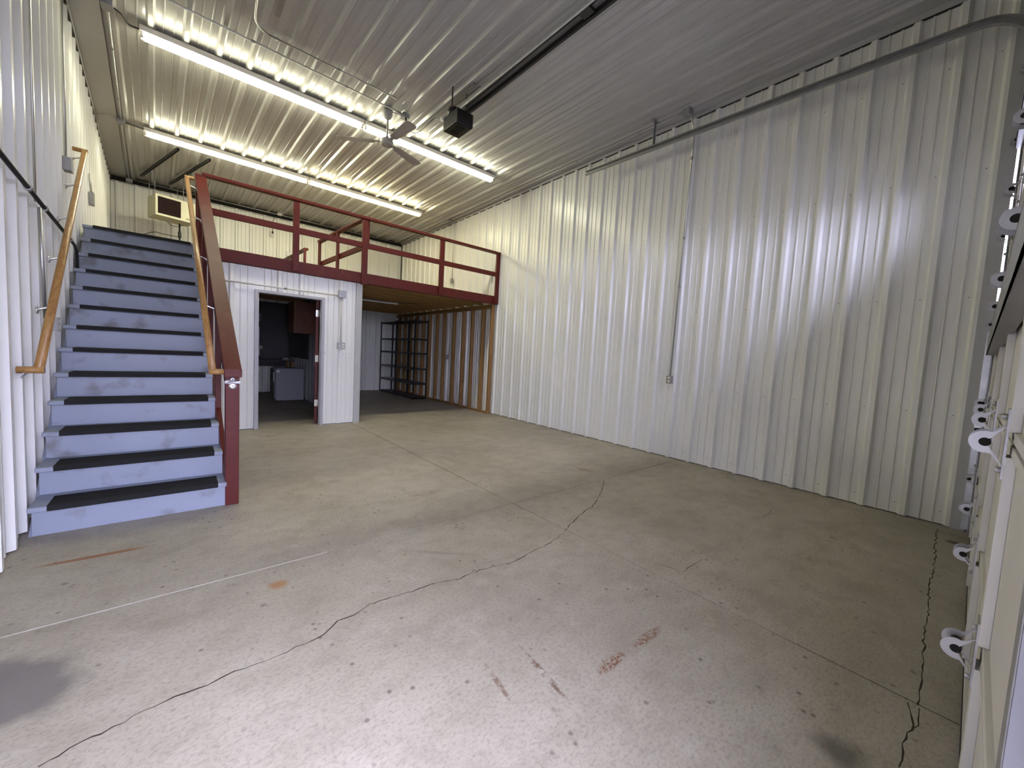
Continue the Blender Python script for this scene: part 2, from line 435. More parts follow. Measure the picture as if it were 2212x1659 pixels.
# ------------------------------------------------------------------ ribbed sheet metal
PITCH = 0.30
def profile(nrib, lead=0.06, tail=0.06):
    """(u, depth) polyline for a sheet with nrib major ribs, first rib at u=0"""
    pts = [(-lead, 0.0)]
    for i in range(nrib):
        u = i * PITCH
        pts += [(u - 0.040, 0), (u - 0.019, 0.034), (u + 0.019, 0.034), (u + 0.040, 0)]
        if i < nrib - 1 or tail > 0.2:
            for q in (0.105, 0.195):
                pts += [(u + q - 0.011, 0), (u + q - 0.005, 0.009), (u + q + 0.005, 0.009), (u + q + 0.011, 0)]
    pts.append(((nrib - 1) * PITCH + tail, 0))
    out = [pts[0]]
    for p in pts[1:]:
        if p[0] > out[-1][0] + 1e-5: out.append(p)
    return out
def sheet(g, prof, org, du, dn, dz, h):
    """extrude a profile: org + u*du + depth*dn, from 0 to h along dz"""
    org, du, dn, dz = map(Vector, (org, du, dn, dz))
    a = [org + du * u + dn * d for u, d in prof]
    b = [p + dz * h for p in a]
    n = len(a)
    return g.add(a + b, [(i, i + 1, n + i + 1, n + i) for i in range(n - 1)])

def ribbed_wall(wall, start, du, dn, ztop, first_rib, length, m, z0=0.010):
    """3-rib sheets as parts of a wall; start = floor corner of the wall face"""
    start, du, dn = Vector(start), Vector(du).normalized(), Vector(dn).normalized()
    u = first_rib; k = 0; src = {}
    while u < length - 0.02:
        n = 4 if u + 3 * PITCH < length else max(1, int((length - u) / PITCH) + 1)
        tail = 0.046 if n == 4 else max(0.03, min(0.25, length - (u + (n - 1) * PITCH)))
        lead = 0.046 if k else max(0.03, first_rib)
        key = (n, round(tail, 3), round(lead, 3))
        off = dn * (0.0014 * (k % 2))
        org = start + du * u + off + Vector((0, 0, z0))
        if key in src:
            o = src[key]
            CP(o, wall, ORG[o.name] + (org - src[(key, 'org')]))
        else:
            o = P('panel', sheet(G(), profile(n, lead, tail), org, du, dn, (0, 0, 1), ztop - z0), m, wall)
            src[key] = o; src[(key, 'org')] = org
        u += 3 * PITCH; k += 1
def screws(wall, start, du, dn, rows, first, length):
    start, du, dn = Vector(start), Vector(du).normalized(), Vector(dn).normalized()
    g = G()
    for z in rows:
        u = first + 0.06
        while u < length - 0.05:
            c = start + du * u + Vector((0, 0, z + random.uniform(-0.012, 0.012)))
            g.lathe(c, [(0.0055, 0), (0.0055, 0.003), (0.003, 0.006)], 6, dn)
            u += PITCH
    P('screw_heads', g, 'galvd', wall, kind='stuff')

# right wall
dR = Vector((XRS, 1, 0)).normalized(); nR = Vector((-1, XRS, 0)).normalized()
wr = S('wall_right', G().prism([(xr(-0.045) + 0.042, -0.045, 0), (xr(YB) + 0.042, YB, 0), (xr(YB) + 0.15, YB, 0), (xr(-0.045) + 0.15, -0.045, 0)], (0, 0, 4.85)),
       'wallcore', 'long right wall of white vertical ribbed steel panels', 'wall', kind='structure')
sR = Vector((xr(-0.04) + 0.034, -0.04, 0))
ribbed_wall(wr, sR, dR, nR, 4.62, 0.09, 12.22, 'panel')
screws(wr, sR, dR, nR, (0.12, 1.0, 2.05, 3.15, 4.1), 0.09, 12.2)
# left wall
dL = Vector((XLS, 1, 0)).normalized(); nL = Vector((1, -XLS, 0)).normalized()
wl = S('wall_left', G().prism([(xl(-0.3) - 0.15, -0.3, 0), (xl(YB) - 0.15, YB, 0), (xl(YB) - 0.042, YB, 0), (xl(-0.3) - 0.042, -0.3, 0)], (0, 0, 4.85)),
       'wallcore', 'long left wall of white ribbed steel panels beside the stairs', 'wall', kind='structure')
sL = Vector((xl(-0.12) - 0.034, -0.12, 0))
ribbed_wall(wl, sL, dL, nL, 4.62, 0.13, 12.30, 'panel')
screws(wl, sL, dL, nL, (0.25, 1.0, 2.05, 3.15), 0.13, 12.2)
# back wall
wb = S('wall_back', G().box(xl(YB) - 0.15, xr(YB) + 0.15, YB, YB + 0.14, 0, 4.85), 'wallcore', 'far end wall of white ribbed steel panels behind the loft', 'wall', kind='structure')
sB = Vector((xl(YB), YB - 0.004, 0))
ribbed_wall(wb, sB, (1, 0, 0), (0, -1, 0), 4.58, 0.10, xr(YB) - xl(YB), 'panel')
# ceiling: sheets run front to back, fanning slightly with the walls
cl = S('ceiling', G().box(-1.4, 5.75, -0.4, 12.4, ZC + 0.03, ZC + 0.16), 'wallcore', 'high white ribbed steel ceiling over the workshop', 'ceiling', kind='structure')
def ceil_x(X, y):              # X measured at y = 6.2
    t = (X - xl(6.2)) / (xr(6.2) - xl(6.2))
    return X + (XLS + (XRS - XLS) * t) * (y - 6.2)
X0 = 0.075 - 3 * PITCH
for k in range(7):
    xs = X0 + k * 3 * PITCH
    prof = profile(4, 0.046 if k else 0.12, 0.046)
    if k == 6: prof = [p for p in profile(4, 0.046, 0.046) if p[0] < xr(6.2) - xs]
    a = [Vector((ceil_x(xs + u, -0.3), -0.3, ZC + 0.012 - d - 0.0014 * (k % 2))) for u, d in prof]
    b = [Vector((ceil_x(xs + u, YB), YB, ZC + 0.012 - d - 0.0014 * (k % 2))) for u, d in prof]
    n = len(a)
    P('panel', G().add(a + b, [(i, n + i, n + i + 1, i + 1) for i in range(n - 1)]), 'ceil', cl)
g = G()
for Y in (1.6, 3.7, 5.0, 7.4, 9.9, 11.4):
    for i in range(20):
        X = X0 + i * PITCH + 0.06
        if X < xr(Y) - 0.1: g.lathe((ceil_x(X, Y), Y + random.uniform(-.01, .01), ZC + 0.012), [(0.006, 0), (0.006, 0.004), (0.003, 0.007)], 6, (0, 0, -1))
P('screw_heads', g, 'galvd', cl, kind='stuff')

# corner trims
def angle_trim(name, p, q, inward, leg_h, leg_v, label, z=ZC - 0.026):
    p, q, i = Vector(p), Vector(q), Vector(inward).normalized()
    g = G()
    for a, b in (((0, 0), (leg_h, 0.004)), ((0, -leg_v), (0.004, 0))):
        poly = [(a[0], a[1]), (b[0], a[1]), (b[0], b[1]), (a[0], b[1])]
        g.prism([p + i * u + Vector((0, 0, z + v)) for u, v in poly], q - p)
    return S(name, g, 'trim', label, 'trim', kind='structure')
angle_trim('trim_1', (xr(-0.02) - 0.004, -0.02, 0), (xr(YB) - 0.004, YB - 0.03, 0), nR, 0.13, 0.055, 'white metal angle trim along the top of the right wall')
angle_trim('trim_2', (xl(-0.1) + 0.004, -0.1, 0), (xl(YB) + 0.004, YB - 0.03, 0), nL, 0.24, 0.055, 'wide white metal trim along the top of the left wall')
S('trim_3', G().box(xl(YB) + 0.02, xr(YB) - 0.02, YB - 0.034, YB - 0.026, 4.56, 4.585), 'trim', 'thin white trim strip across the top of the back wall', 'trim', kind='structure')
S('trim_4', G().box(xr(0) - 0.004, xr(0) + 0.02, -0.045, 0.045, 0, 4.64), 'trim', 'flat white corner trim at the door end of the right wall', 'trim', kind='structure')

# ------------------------------------------------------------------ front wall with the two openings
OD0, OD1, ODH = 0.62, 4.98, 4.15     # overhead door opening
MD0, MD1, MDH = -0.47, 0.40, 2.08    # open entrance the daylight comes through
g = G()
g.box(xl(0) - 0.15, MD0, -0.30, -0.14, 0, 4.85)
g.box(MD0, MD1, -0.30, -0.14, MDH, 4.85)
g.box(MD1, OD0, -0.30, -0.14, 0, 4.85)
g.box(OD0, OD1, -0.30, -0.14, ODH, 4.85)
g.box(OD1, xr(0) + 0.13, -0.30, -0.14, 0, 4.85)
g.box(5.17, xr(0) + 0.13, -0.14, -0.063, 0, 4.85)
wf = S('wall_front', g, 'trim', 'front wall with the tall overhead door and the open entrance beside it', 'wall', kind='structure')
for x0, x1 in ((0.60, 0.73), (4.90, 5.00)):
    P('jamb_seal', G().box(x0, x1, -0.152, -0.1375, 0, ODH), 'seal', wf)
P('head_seal', G().box(0.60, 5.00, -0.152, -0.1375, ODH - 0.08, ODH + 0.02), 'seal', wf)
P('gap_filler', G().box(xr(0) + 0.03, xr(0) + 0.14, -0.063, -0.044, 0, 1.72), 'seal', wf)
P('gap_filler', G().box(xr(0) + 0.03, xr(0) + 0.14, -0.063, -0.044, 3.55, 4.85), 'seal', wf)

# ------------------------------------------------------------------ overhead door
od = T('door_2', 'cream sectional overhead door with steel stiles, hinges and struts', 'garage door', (2.8, -0.10, 0), kind='structure')
seams = [0.0, 0.53, 1.15, 1.77, 2.45, 3.17, 3.70, 4.20]
DY = -0.085
src = None
stiles = [0.80, 1.78, 2.76, 3.74, 4.90]
for i, (z0, z1) in enumerate(zip(seams, seams[1:])):
    sg = G(); za_, zb__ = z0 + (0.03 if i == 0 else 0.006), z1 - 0.006
    if i == 4:
        w0, w1 = z0 + 0.13, z1 - 0.10
        wins = [(0.90, 1.68), (1.88, 2.66), (2.86, 3.64), (3.84, 4.85)]
        sg.box(0.70, 4.94, -0.135, DY - 0.006, za_, w0).box(0.70, 4.94, -0.135, DY - 0.006, w1, zb__)
        xs_ = [0.70] + [v for w in wins for v in w] + [4.94]
        for a_, b_ in zip(xs_[0::2], xs_[1::2]): sg.box(a_, b_, -0.135, DY - 0.006, w0, w1)
    else:
        sg.box(0.70, 4.94, -0.135, DY - 0.006, za_, zb__)
    sec = P('door_section', sg, 'doorskin', od, 0.0)
    if i == 4:
        for a_, b_ in wins:
            P('window_pane', G().box(a_, b_, -0.114, -0.110, w0, w1), 'glass', sec, label='clear window pane in the overhead door')
            fr_ = G().box(a_ - 0.02, b_ + 0.02, DY - 0.006, DY + 0.004, w0 - 0.02, w0 + 0.012).box(a_ - 0.02, b_ + 0.02, DY - 0.006, DY + 0.004, w1 - 0.012, w1 + 0.02)
            fr_.box(a_ - 0.02, a_ + 0.012, DY - 0.006, DY + 0.004, w0, w1).box(b_ - 0.012, b_ + 0.02, DY - 0.006, DY + 0.004, w0, w1)
            P('window_trim', fr_, 'doorskin', sec)
    for z, hh in ((z0 + 0.045 if i == 0 else z0 + 0.02, 0.02), (z1 - 0.02, 0.02)):
        P('section_rail', G().box(0.70, 4.94, DY - 0.010, DY + 0.006, z - hh * 0.7, z + hh * 0.7), 'doorskin', sec, 0.002)
    for X in stiles:
        P('stile', G().box(X - 0.038, X + 0.038, DY - 0.006, DY + 0.016, z0 + 0.06 if i == 0 else z0 + 0.035, z1 - 0.035), 'doorskin', sec, 0.002)

for z in seams[1:-1]:
    P('seam_seal', G().box(0.71, 4.93, -0.130, -0.105, z - 0.012, z + 0.012), 'seal', od)
P('bottom_seal', G().box(0.70, 4.94, -0.140, DY + 0.008, 0.001, 0.035), 'seal', od)
for z in (1.60, 3.18):
    st = G()
    st.box(0.74, 4.90, DY + 0.004, DY + 0.058, z - 0.07, z - 0.064); st.box(0.74, 4.90, DY + 0.004, DY + 0.058, z + 0.064, z + 0.07)
    st.box(0.74, 4.90, DY + 0.054, DY + 0.058, z - 0.07, z + 0.07)
    P('strut', st, 'strutgrey', od)
def teardrop(g, x, y, z, s=1.0):
    """plate in the YZ plane with a round eye, standing off the door"""
    rad, hole = 0.027 * s, 0.0105 * s
    cy_, cz_ = y + 0.034 * s, z
    n = 14
    outer = []
    for k in range(n + 1):
        a = -1.9 + 3.8 * k / n
        outer.append((cy_ + rad * math.cos(a), cz_ + rad * math.sin(a)))
    outer = [(y, z - 0.06 * s)] + outer + [(y, z + 0.045 * s)]
    m = len(outer)
    inner = []
    for (yy, zz) in outer:
        a = math.atan2(zz - cz_, yy - cy_); inner.append((cy_ + hole * math.cos(a), cz_ + hole * math.sin(a)))
    for dx in (-0.028 * s, 0.028 * s):
        vs_ = [(x + dx, a, b) for a, b in outer] + [(x + dx, a, b) for a, b in inner]
        vs_ += [(x + dx + 0.004, a, b) for a, b in outer] + [(x + dx + 0.004, a, b) for a, b in inner]
        fs = []
        for i in range(m - 1):
            fs += [(i, i + 1, m + i + 1, m + i), (2 * m + i + 1, 2 * m + i, 3 * m + i, 3 * m + i + 1), (i + 1, i, 2 * m + i, 2 * m + i + 1), (m + i, m + i + 1, 3 * m + i + 1, 3 * m + i)]
        g.add(vs_, fs)
    g.box(x - 0.032 * s, x + 0.032 * s, y - 0.001, y + 0.004, z - 0.085 * s, z + 0.085 * s)
    for dz in (-0.066, 0.066):
        g.lathe((x - 0.012, y + 0.004, z + dz * s), [(0.008, 0), (0.008, 0.009), (0.004, 0.012)], 6, (0, 1, 0))
    return g
hinge0 = None
for z in seams[1:-1]:
    for X in stiles[1:]:
        if hinge0 is None:
            hinge0 = P('hinge', teardrop(G(), X, DY + 0.016, z, 1.15), 'hinge', od); hz = (X, z)
            eye_shade0 = P('eye_shade', G().tube([(X - 0.033, DY + 0.016 + 0.034 * 1.15, z), (X + 0.037, DY + 0.016 + 0.034 * 1.15, z)], 0.0122, 12), 'hole', od)  # dark plug through the eye, coloured as the shade inside the hole
        else:
            CP(hinge0, od, ORG[hinge0.name] + Vector((X - hz[0], 0, z - hz[1])))
            CP(eye_shade0, od, ORG[eye_shade0.name] + Vector((X - hz[0], 0, z - hz[1])))
roller0 = None
for z in seams[:-1]:
    zz = z + 0.06 if z == 0 else z
    for X, s in ((4.90, 1), (0.80, -1)):
        ry = -0.087
        g = G().tube([(X - 0.02 * s, ry, zz), (X + 0.10 * s, ry, zz)], 0.0055, 6)
        g.lathe((X + 0.10 * s, ry, zz), [(0.010, -0.008), (0.023, -0.006), (0.023, 0.006), (0.010, 0.008)], 14, (1, 0, 0))
        P('roller', g, 'galvd', od)
g = G()
g.box(2.72, 2.88, DY + 0.004, DY + 0.05, 4.00, 4.10)
P('arm_bracket', g, 'strutgrey', od)

# door tracks: vertical leg, curve, horizontal leg
def track(side, x, label, yend, zend, ty=-0.042):
    base = (x, -0.05, 0)
    t = T('door_track', label, 'door track', base, 'overhead door tracks')
    R = 0.36; zt = 4.225
    path = [Vector((x, ty, 0.03)), Vector((x, ty, zt - R))]
    path += arc((x, ty + R, zt - R), (0, -1, 0), (0, 0, 1), R, 0, math.pi / 2, 10)[1:]
    path.append(Vector((x, yend, zend)))
    # C section: web outside, two lips
    sec = [(0.0, -0.030), (0.0, 0.030), (0.040, 0.030), (0.040, 0.022), (0.004, 0.026), (0.004, -0.026), (0.040, -0.022), (0.040, -0.030)]
    g = G(); rings = []
    for i, p in enumerate(path):
        d = (path[min(i + 1, len(path) - 1)] - path[max(i - 1, 0)]).normalized()
        nrm = Vector((0, d.z, -d.y)) * -1.0
        rings.append([p + Vector((side * 0.030 - side * a, 0, 0)) + nrm * b for a, b in sec])
    n = len(sec); vs_ = [v for r in rings for v in r]
    fs = [(i * n + k, i * n + (k + 1) % n, (i + 1) * n + (k + 1) % n, (i + 1) * n + k) for i in range(len(rings) - 1) for k in range(n)]
    fs += [tuple(range(n))[::-1], tuple((len(rings) - 1) * n + k for k in range(n))]
    g.add(vs_, fs)
    P('rail', g, 'galvd', t)
    # top angle riding along the horizontal leg
    P('track_angle', G().beam((x + side * 0.034, 0.30, zt + 0.034), (x + side * 0.034, yend - 0.4, zend + 0.030), 0.004, 0.055), 'galvd', t)
    return t
trR = track(1, 5.00, 'galvanised overhead door track along the right wall', 4.35, 4.31, -0.086)
trL = track(-1, 0.74, 'galvanised overhead door track nearest the open entrance', 4.62, 4.46, -0.086)
# slotted jamb angles
def jamb_angle(t, x, side):
    g = G(); y0, y1 = -0.055, -0.030
    P('jamb_angle', G().box(min(x, x + side * 0.10), max(x, x + side * 0.10), -0.128, -0.122, 0.02, 4.1), 'galv', t)
    fl = P('jamb_flange', G().box(min(x + side * 0.055, x + side * 0.059), max(x + side * 0.055, x + side * 0.059), -0.122, -0.058, 0.02, 4.1), 'galv', t)
    for z in (0.75, 0.86, 0.97, 1.08, 0.18, 0.30, 1.9, 2.02, 2.5, 2.62):
        P('slot', G().box(min(x + side * 0.0535, x + side * 0.0555), max(x + side * 0.0535, x + side * 0.0555), -0.106, -0.066, z - 0.012, z + 0.012), 'hole', fl)
    for z in (0.62, 1.17, 2.35, 3.4):
        b = G().box(min(x, x + side * 0.058), max(x, x + side * 0.058), -0.062, -0.057, z - 0.03, z + 0.03)
        b.lathe((x + side * 0.03, -0.057, z), [(0.011, 0), (0.011, 0.008), (0.006, 0.011)], 6, (0, 1, 0))
        P('track_bracket', b, 'galvd', t)
jamb_angle(trR, 5.035, 1)
ls_ = P('slotted_strip', G().box(xr(0) - 0.014, xr(0) - 0.006, -0.078, -0.020, 0.02, 1.74), 'galv', trR)
for z in (0.78, 0.90, 1.02, 1.13):
    P('slot', G().box(xr(0) - 0.0155, xr(0) - 0.0135, -0.076, -0.022, z - 0.020, z + 0.020), 'hole', ls_)
P('jamb_angle', G().box(0.64, 0.72, -0.125, -0.119, 0.02, 4.1), 'zinc', trL)
fl = P('jamb_flange', G().box(0.640, 0.646, -0.119, -0.052, 0.02, 4.1), 'zinc', trL)
for k in range(14):
    P('slot', G().box(0.6385, 0.6405, -0.100, -0.072, 0.14 + k * 0.28, 0.19 + k * 0.28), 'hole', fl)
# hanger of the right track
a = onZ(1400, 252, ZC - 0.03)
hb = Vector((5.04, a.y - 0.02, 4.32))
g = G().beam((5.04, a.y - 0.02, 4.69), hb, 0.035, 0.004, (0, 1, 0)); g.beam((5.04 + 0.016, a.y - 0.02, 4.69), hb + Vector((0.016, 0, 0)), 0.004, 0.035, (0, 1, 0))
P('hanger', g, 'galvd', trR)
P('hanger_angle', G().beam((4.96, a.y - 0.02, 4.662), (5.14, a.y - 0.02, 4.662), 0.04, 0.006), 'galvd', trR)
P('hanger', G().beam((0.70, 4.3, 4.69), (0.70, 4.3, 4.45), 0.035, 0.004, (0, 1, 0)), 'galvd', trL)

# ------------------------------------------------------------------ loft, partition, bearing wall
DX0, DX1, DH = 0.90, 1.778, 2.055      # clear door opening
PE = 2.42                              # partition end
wp = S('wall_partition', G().box(xl(YP), DX0 - 0.035, YP + 0.03, YP + 0.13, 0, 2.39).box(DX1 + 0.035, PE, YP + 0.03, YP + 0.13, 0, 2.39).box(DX0 - 0.035, DX1 + 0.035, YP + 0.03, YP + 0.13, DH + 0.04, 2.39),
       'wallcore', 'white ribbed partition wall under the loft around the open doorway', 'wall', kind='structure')
def part_sheet(x0, x1, z0, z1, ribs):
    prof = [(x0, 0)]
    for r in ribs:
        if x0 + 0.045 < r < x1 - 0.045:
            prof += [(r - 0.042, 0), (r - 0.02, 0.022), (r + 0.02, 0.022), (r + 0.042, 0)]
        for q in (0.105, 0.195):
            if x0 + 0.02 < r + q < x1 - 0.02:
                prof += [(r + q - 0.011, 0), (r + q - 0.005, 0.007), (r + q + 0.005, 0.007), (r + q + 0.011, 0)]
    prof.append((x1, 0)); prof.sort()
    P('panel', sheet(G(), prof, (0, YP + 0.024, z0), (1, 0, 0), (0, -1, 0), (0, 0, 1), z1 - z0), 'panel', wp)
ribs = [-0.62 + 0.30 * k for k in range(11)]
part_sheet(xl(YP) + 0.02, 0.28, 0.01, 2.42, ribs)
part_sheet(0.28, DX0 - 0.04, 0.01, 2.42, ribs)
part_sheet(DX0 - 0.04, DX1 + 0.04, DH + 0.045, 2.42, ribs)
part_sheet(DX1 + 0.04, PE - 0.03, 0.01, 2.42, ribs)
P('corner_trim', G().box(PE - 0.10, PE + 0.006, YP - 0.006, YP + 0.022, 0.0, 2.422).box(PE, PE + 0.006, YP - 0.006, YP + 0.13, 0, 2.422), 'trim', wp, 0.002)
g = G()
for x in [r + 0.06 for r in ribs] + [0.42, 2.24, 2.32]:
    for z in (0.05, 1.2, 2.40):
        if x > -0.7 and not (DX0 - 0.05 < x < DX1 + 0.05 and z < 2.1) and x < PE: g.lathe((x, YP + 0.022, z), [(0.006, 0), (0.006, 0.004), (0.003, 0.006)], 6, (0, -1, 0))
P('screw_heads', g, 'galvd', wp, kind='stuff')
ws = S('wall_partition_side', G().box(PE - 0.10, PE - 0.02, YP + 0.13, YB, 0, 2.385), 'wallcore', 'side wall of the small room running back under the loft', 'wall', kind='structure')
P('panel', sheet(G(), profile(17, 0.1, 0.2), (PE - 0.102, YP + 0.25, 0.01), (0, 1, 0), (-1, 0, 0), (0, 0, 1), 2.37), 'boxgrey', ws)  # room side in darker grey, the dim interior's shade put into its colour
sheetside = sheet(G(), profile(17, 0.1, 0.2), (PE - 0.018, YP + 0.25, 0.01), (0, 1, 0), (1, 0, 0), (0, 0, 1), 2.39)
P('panel', sheetside, 'panel', ws)

# doorway frame, open red leaf
d1 = T('door_1', 'open dark red door in a grey steel frame in the partition', 'door', ((DX0 + DX1) / 2, YP, 0), kind='structure')
g = G()
for x0, x1 in ((DX0 - 0.045, DX0), (DX1, DX1 + 0.045)):
    P('jamb', G().box(x0, x1, YP - 0.012, YP + 0.14, 0, DH + 0.042), 'framegrey', d1, 0.003)
P('head_jamb', G().box(DX0, DX1, YP - 0.012, YP + 0.14, DH, DH + 0.042), 'framegrey', d1, 0.003)
for x0, x1 in ((DX0, DX0 + 0.012), (DX1 - 0.012, DX1)):
    P('door_stop', G().box(x0, x1, YP + 0.02, YP + 0.06, 0, DH), 'framegrey', d1)
leaf = P('door_leaf', G().obox((DX1 - 0.034 + 0.125, YP + 0.127 + 0.42, 1.03), (0.0210, -0.0062, 0), (0.125, 0.415, 0), (0, 0, 1.015)), 'red', d1, 0.003)
for z in (1.843, 1.098, 0.357):
    P('hinge', G().box(DX1 - 0.058, DX1 - 0.014, YP + 0.121, YP + 0.127, z - 0.055, z + 0.055).tube([(DX1 - 0.012, YP + 0.12, z - 0.055), (DX1 - 0.012, YP + 0.12, z + 0.055)], 0.007, 8), 'brass', leaf, 0.001, 'pale metal butt hinge')
P('knob', G().lathe((1.955, YP + 0.86, 0.98), [(0.012, 0), (0.012, 0.04), (0.028, 0.05), (0.028, 0.075), (0.01, 0.085)], 12, (-1, -0.2, 0)), 'galvd', leaf)

# loft deck, joists, fascia
lp = T('loft_platform', 'timber loft platform with dark red fascia and bare joists beneath', 'loft', (2.3, YP, 2.4))
P('fascia', G().box(0.22, xr(YP) - 0.004, YP - 0.040, YP + 0.028, 2.425, 2.60), 'red', lp, 0.004)
for k in range(13):
    y = YP + 0.03 + k * 0.405
    P('joist', G().box(xl(y) + 0.05, xr(y) - 0.05, y, y + 0.038, 2.43, 2.535), 'pinex', lp)
k = 0; y = YP + 0.03
while y < YB - 0.06:
    y2 = min(y + 0.60, YB - 0.04)
    P('deck_board', G().box(xl(y) + 0.02, xr(y) - 0.03, y, y2 - 0.004, 2.537, 2.558), 'ply', lp); y = y2
for x in (2.95, 4.35, 4.95): P('bolt', G().lathe((x, YP - 0.02, 2.42), [(0.014, 0), (0.014, 0.012), (0.007, 0.016)], 6, (0, 0, -1)), 'galvd', lp)

sw = T('stud_wall', 'bare pine stud wall carrying the loft in front of the right wall panels', 'stud wall', (5.3, 9.6, 0))
def sx(y): return xr(y) - 0.006
P('sole_plate', G().prism([(sx(YP) - 0.10, YP + 0.01, 0), (sx(YB) - 0.10, YB - 0.05, 0), (sx(YB), YB - 0.05, 0), (sx(YP), YP + 0.01, 0)], (0, 0, 0.038)), 'pine', sw)
P('top_plate', G().prism([(sx(YP) - 0.10, YP + 0.01, 2.345), (sx(YB) - 0.10, YB - 0.05, 2.345), (sx(YB), YB - 0.05, 2.345), (sx(YP), YP + 0.03, 2.345)], (0, 0, 0.078)), 'pinex', sw)
for y in (7.00, 7.34, 7.77, 8.16, 8.60, 9.10, 9.48, 9.90, 10.31, 10.72, 11.12, 11.53, 11.94):
    P('stud', G().box(sx(y) - 0.095, sx(y) - 0.004, y, y + 0.042, 0.038, 2.345), 'pine', sw)

# red loft railing
rl = T('loft_railing', 'dark red timber railing along the front edge of the loft', 'railing', (2.8, YP - 0.06, 2.42))
P('top_rail', G().box(0.24, xr(YP) - 0.01, YP - 0.10, YP - 0.01, 3.492, 3.535), 'red', rl, 0.004)
for x0, x1, z0 in ((1.333, 1.418, 2.44), (2.375, 2.470, 2.40), (3.865, 3.960, 2.44), (5.245, 5.335, 2.42)):
    P('post', G().box(x0, x1, YP - 0.085, YP - 0.042, z0, 3.492), 'red', rl, 0.003)
P('post', G().box(2.472, 2.510, YP - 0.038, YP - 0.002, 3.02, 3.492), 'red', rl, 0.003)
for x0, x1 in ((0.30, 1.333), (1.418, 2.375), (2.470, 3.865), (3.960, 5.245)):
    P('mid_rail', G().box(x0, x1, YP - 0.082, YP - 0.044, 3.012, 3.102), 'red', rl, 0.003)

def return_rail(y0, y1, posts, label, start_post):
    t = T('guard_rail', label, 'railing', (2.33, (y0 + y1) / 2, LOFT))
    xx = lambda y: 2.415 - 0.055 * (y - 7.0)
    P('top_rail', G().beam((xx(y0), y0, 3.512), (xx(y1), y1, 3.512), 0.09, 0.042), 'red', t, 0.003)
    P('mid_rail', G().beam((xx(y0) + 0.02, y0, 3.05), (xx(y1) + 0.02, y1, 3.05), 0.038, 0.09), 'red', t, 0.003)
    for y in posts:
        P('post', G().box(xx(y) - 0.045, xx(y) - 0.002, y - 0.045, y + 0.045, LOFT, 3.492), 'red', t, 0.003)
return_rail(7.00, 9.26, (8.12, 9.18), 'dark red guard rail running back across the loft from the front railing', True)
return_rail(10.18, 12.1, (10.22, 11.3), 'short far dark red guard rail beyond the gap at the back of the loft', False)

# ------------------------------------------------------------------ staircase
RISE, RUN, NST = 0.197, 0.25, 13
SY0 = 3.80                              # face of the first riser
def shx(y): return -0.036 * (y - 3.74)  # the flight follows the splayed wall
sc_ = T('staircase', 'steep blue grey painted timber staircase up to the loft', 'staircase', (-0.25, SY0, 0))
SX0, SX1 = -0.735, 0.285
for k in range(NST):
    y = SY0 + k * RUN; dx = shx(y)
    z = k * RISE
    P('riser', G().box(SX0 + dx + 0.012, SX1 + dx, y, y + 0.02, z, z + RISE - 0.034), 'stair', sc_, 0.002)
    depth = RUN + 0.055 if k < NST - 1 else 0.22
    tr = P('tread', G().box(SX0 + dx, SX1 + dx, y - 0.038, y - 0.038 + depth, z + RISE - 0.034, z + RISE), 'stair', sc_, 0.006)
    mg = G(); zz = z + RISE
    mx0, mx1 = SX0 + dx + 0.085, SX1 + dx - 0.055
    prof = [(-0.046, -0.030), (-0.046, 0.004), (-0.040, 0.007)]
    for i in range(9):
        yy = -0.030 + i * 0.020
        prof += [(yy, 0.007), (yy + 0.004, 0.0045), (yy + 0.010, 0.0045), (yy + 0.014, 0.007)]
    prof += [(0.165, 0.007), (0.168, 0.0005), (-0.0385, 0.0005), (-0.0385, -0.030)]
    mg.prism([(mx0, y + a, zz + b) for a, b in prof], (mx1 - mx0, 0, 0))
    P('tread_mat', mg, 'rubber', tr)
# stringers
def stringer(x0, x1, m, up, down):
    a = (SY0 - 0.02, 0.0); n = NST * RUN
    g = G(); ys = [SY0 + 0.0, SY0 + n + 0.02]
    p = []
    for y in ys:
        z = (y - SY0) * RISE / RUN
        p.append((y, max(0.0, z - down), min(2.555, z + up)))
    poly = [(ys[0], 0.0), (SY0 + down * RUN / RISE, 0.0), (ys[1] - 0.1, p[1][1]), (ys[1] - 0.1, p[1][2]), (ys[0], p[0][2])]
    vs_ = [Vector((x0 + shx(y), y, z)) for y, z in poly]; ws_ = [Vector((x1 + shx(y), y, z)) for y, z in poly]
    nn = len(poly)
    g.add(vs_ + ws_, [tuple(range(nn)), tuple(range(nn, 2 * nn))[::-1]] + [(i, nn + i, nn + (i + 1) % nn, (i + 1) % nn) for i in range(nn)])
    return P('stringer', g, m, sc_)
stringer(SX0 - 0.004, SX0 + 0.012, 'stair', 0.0, 0.28)
stringer(SX1, SX1 + 0.036, 'red', 0.16, 0.30)

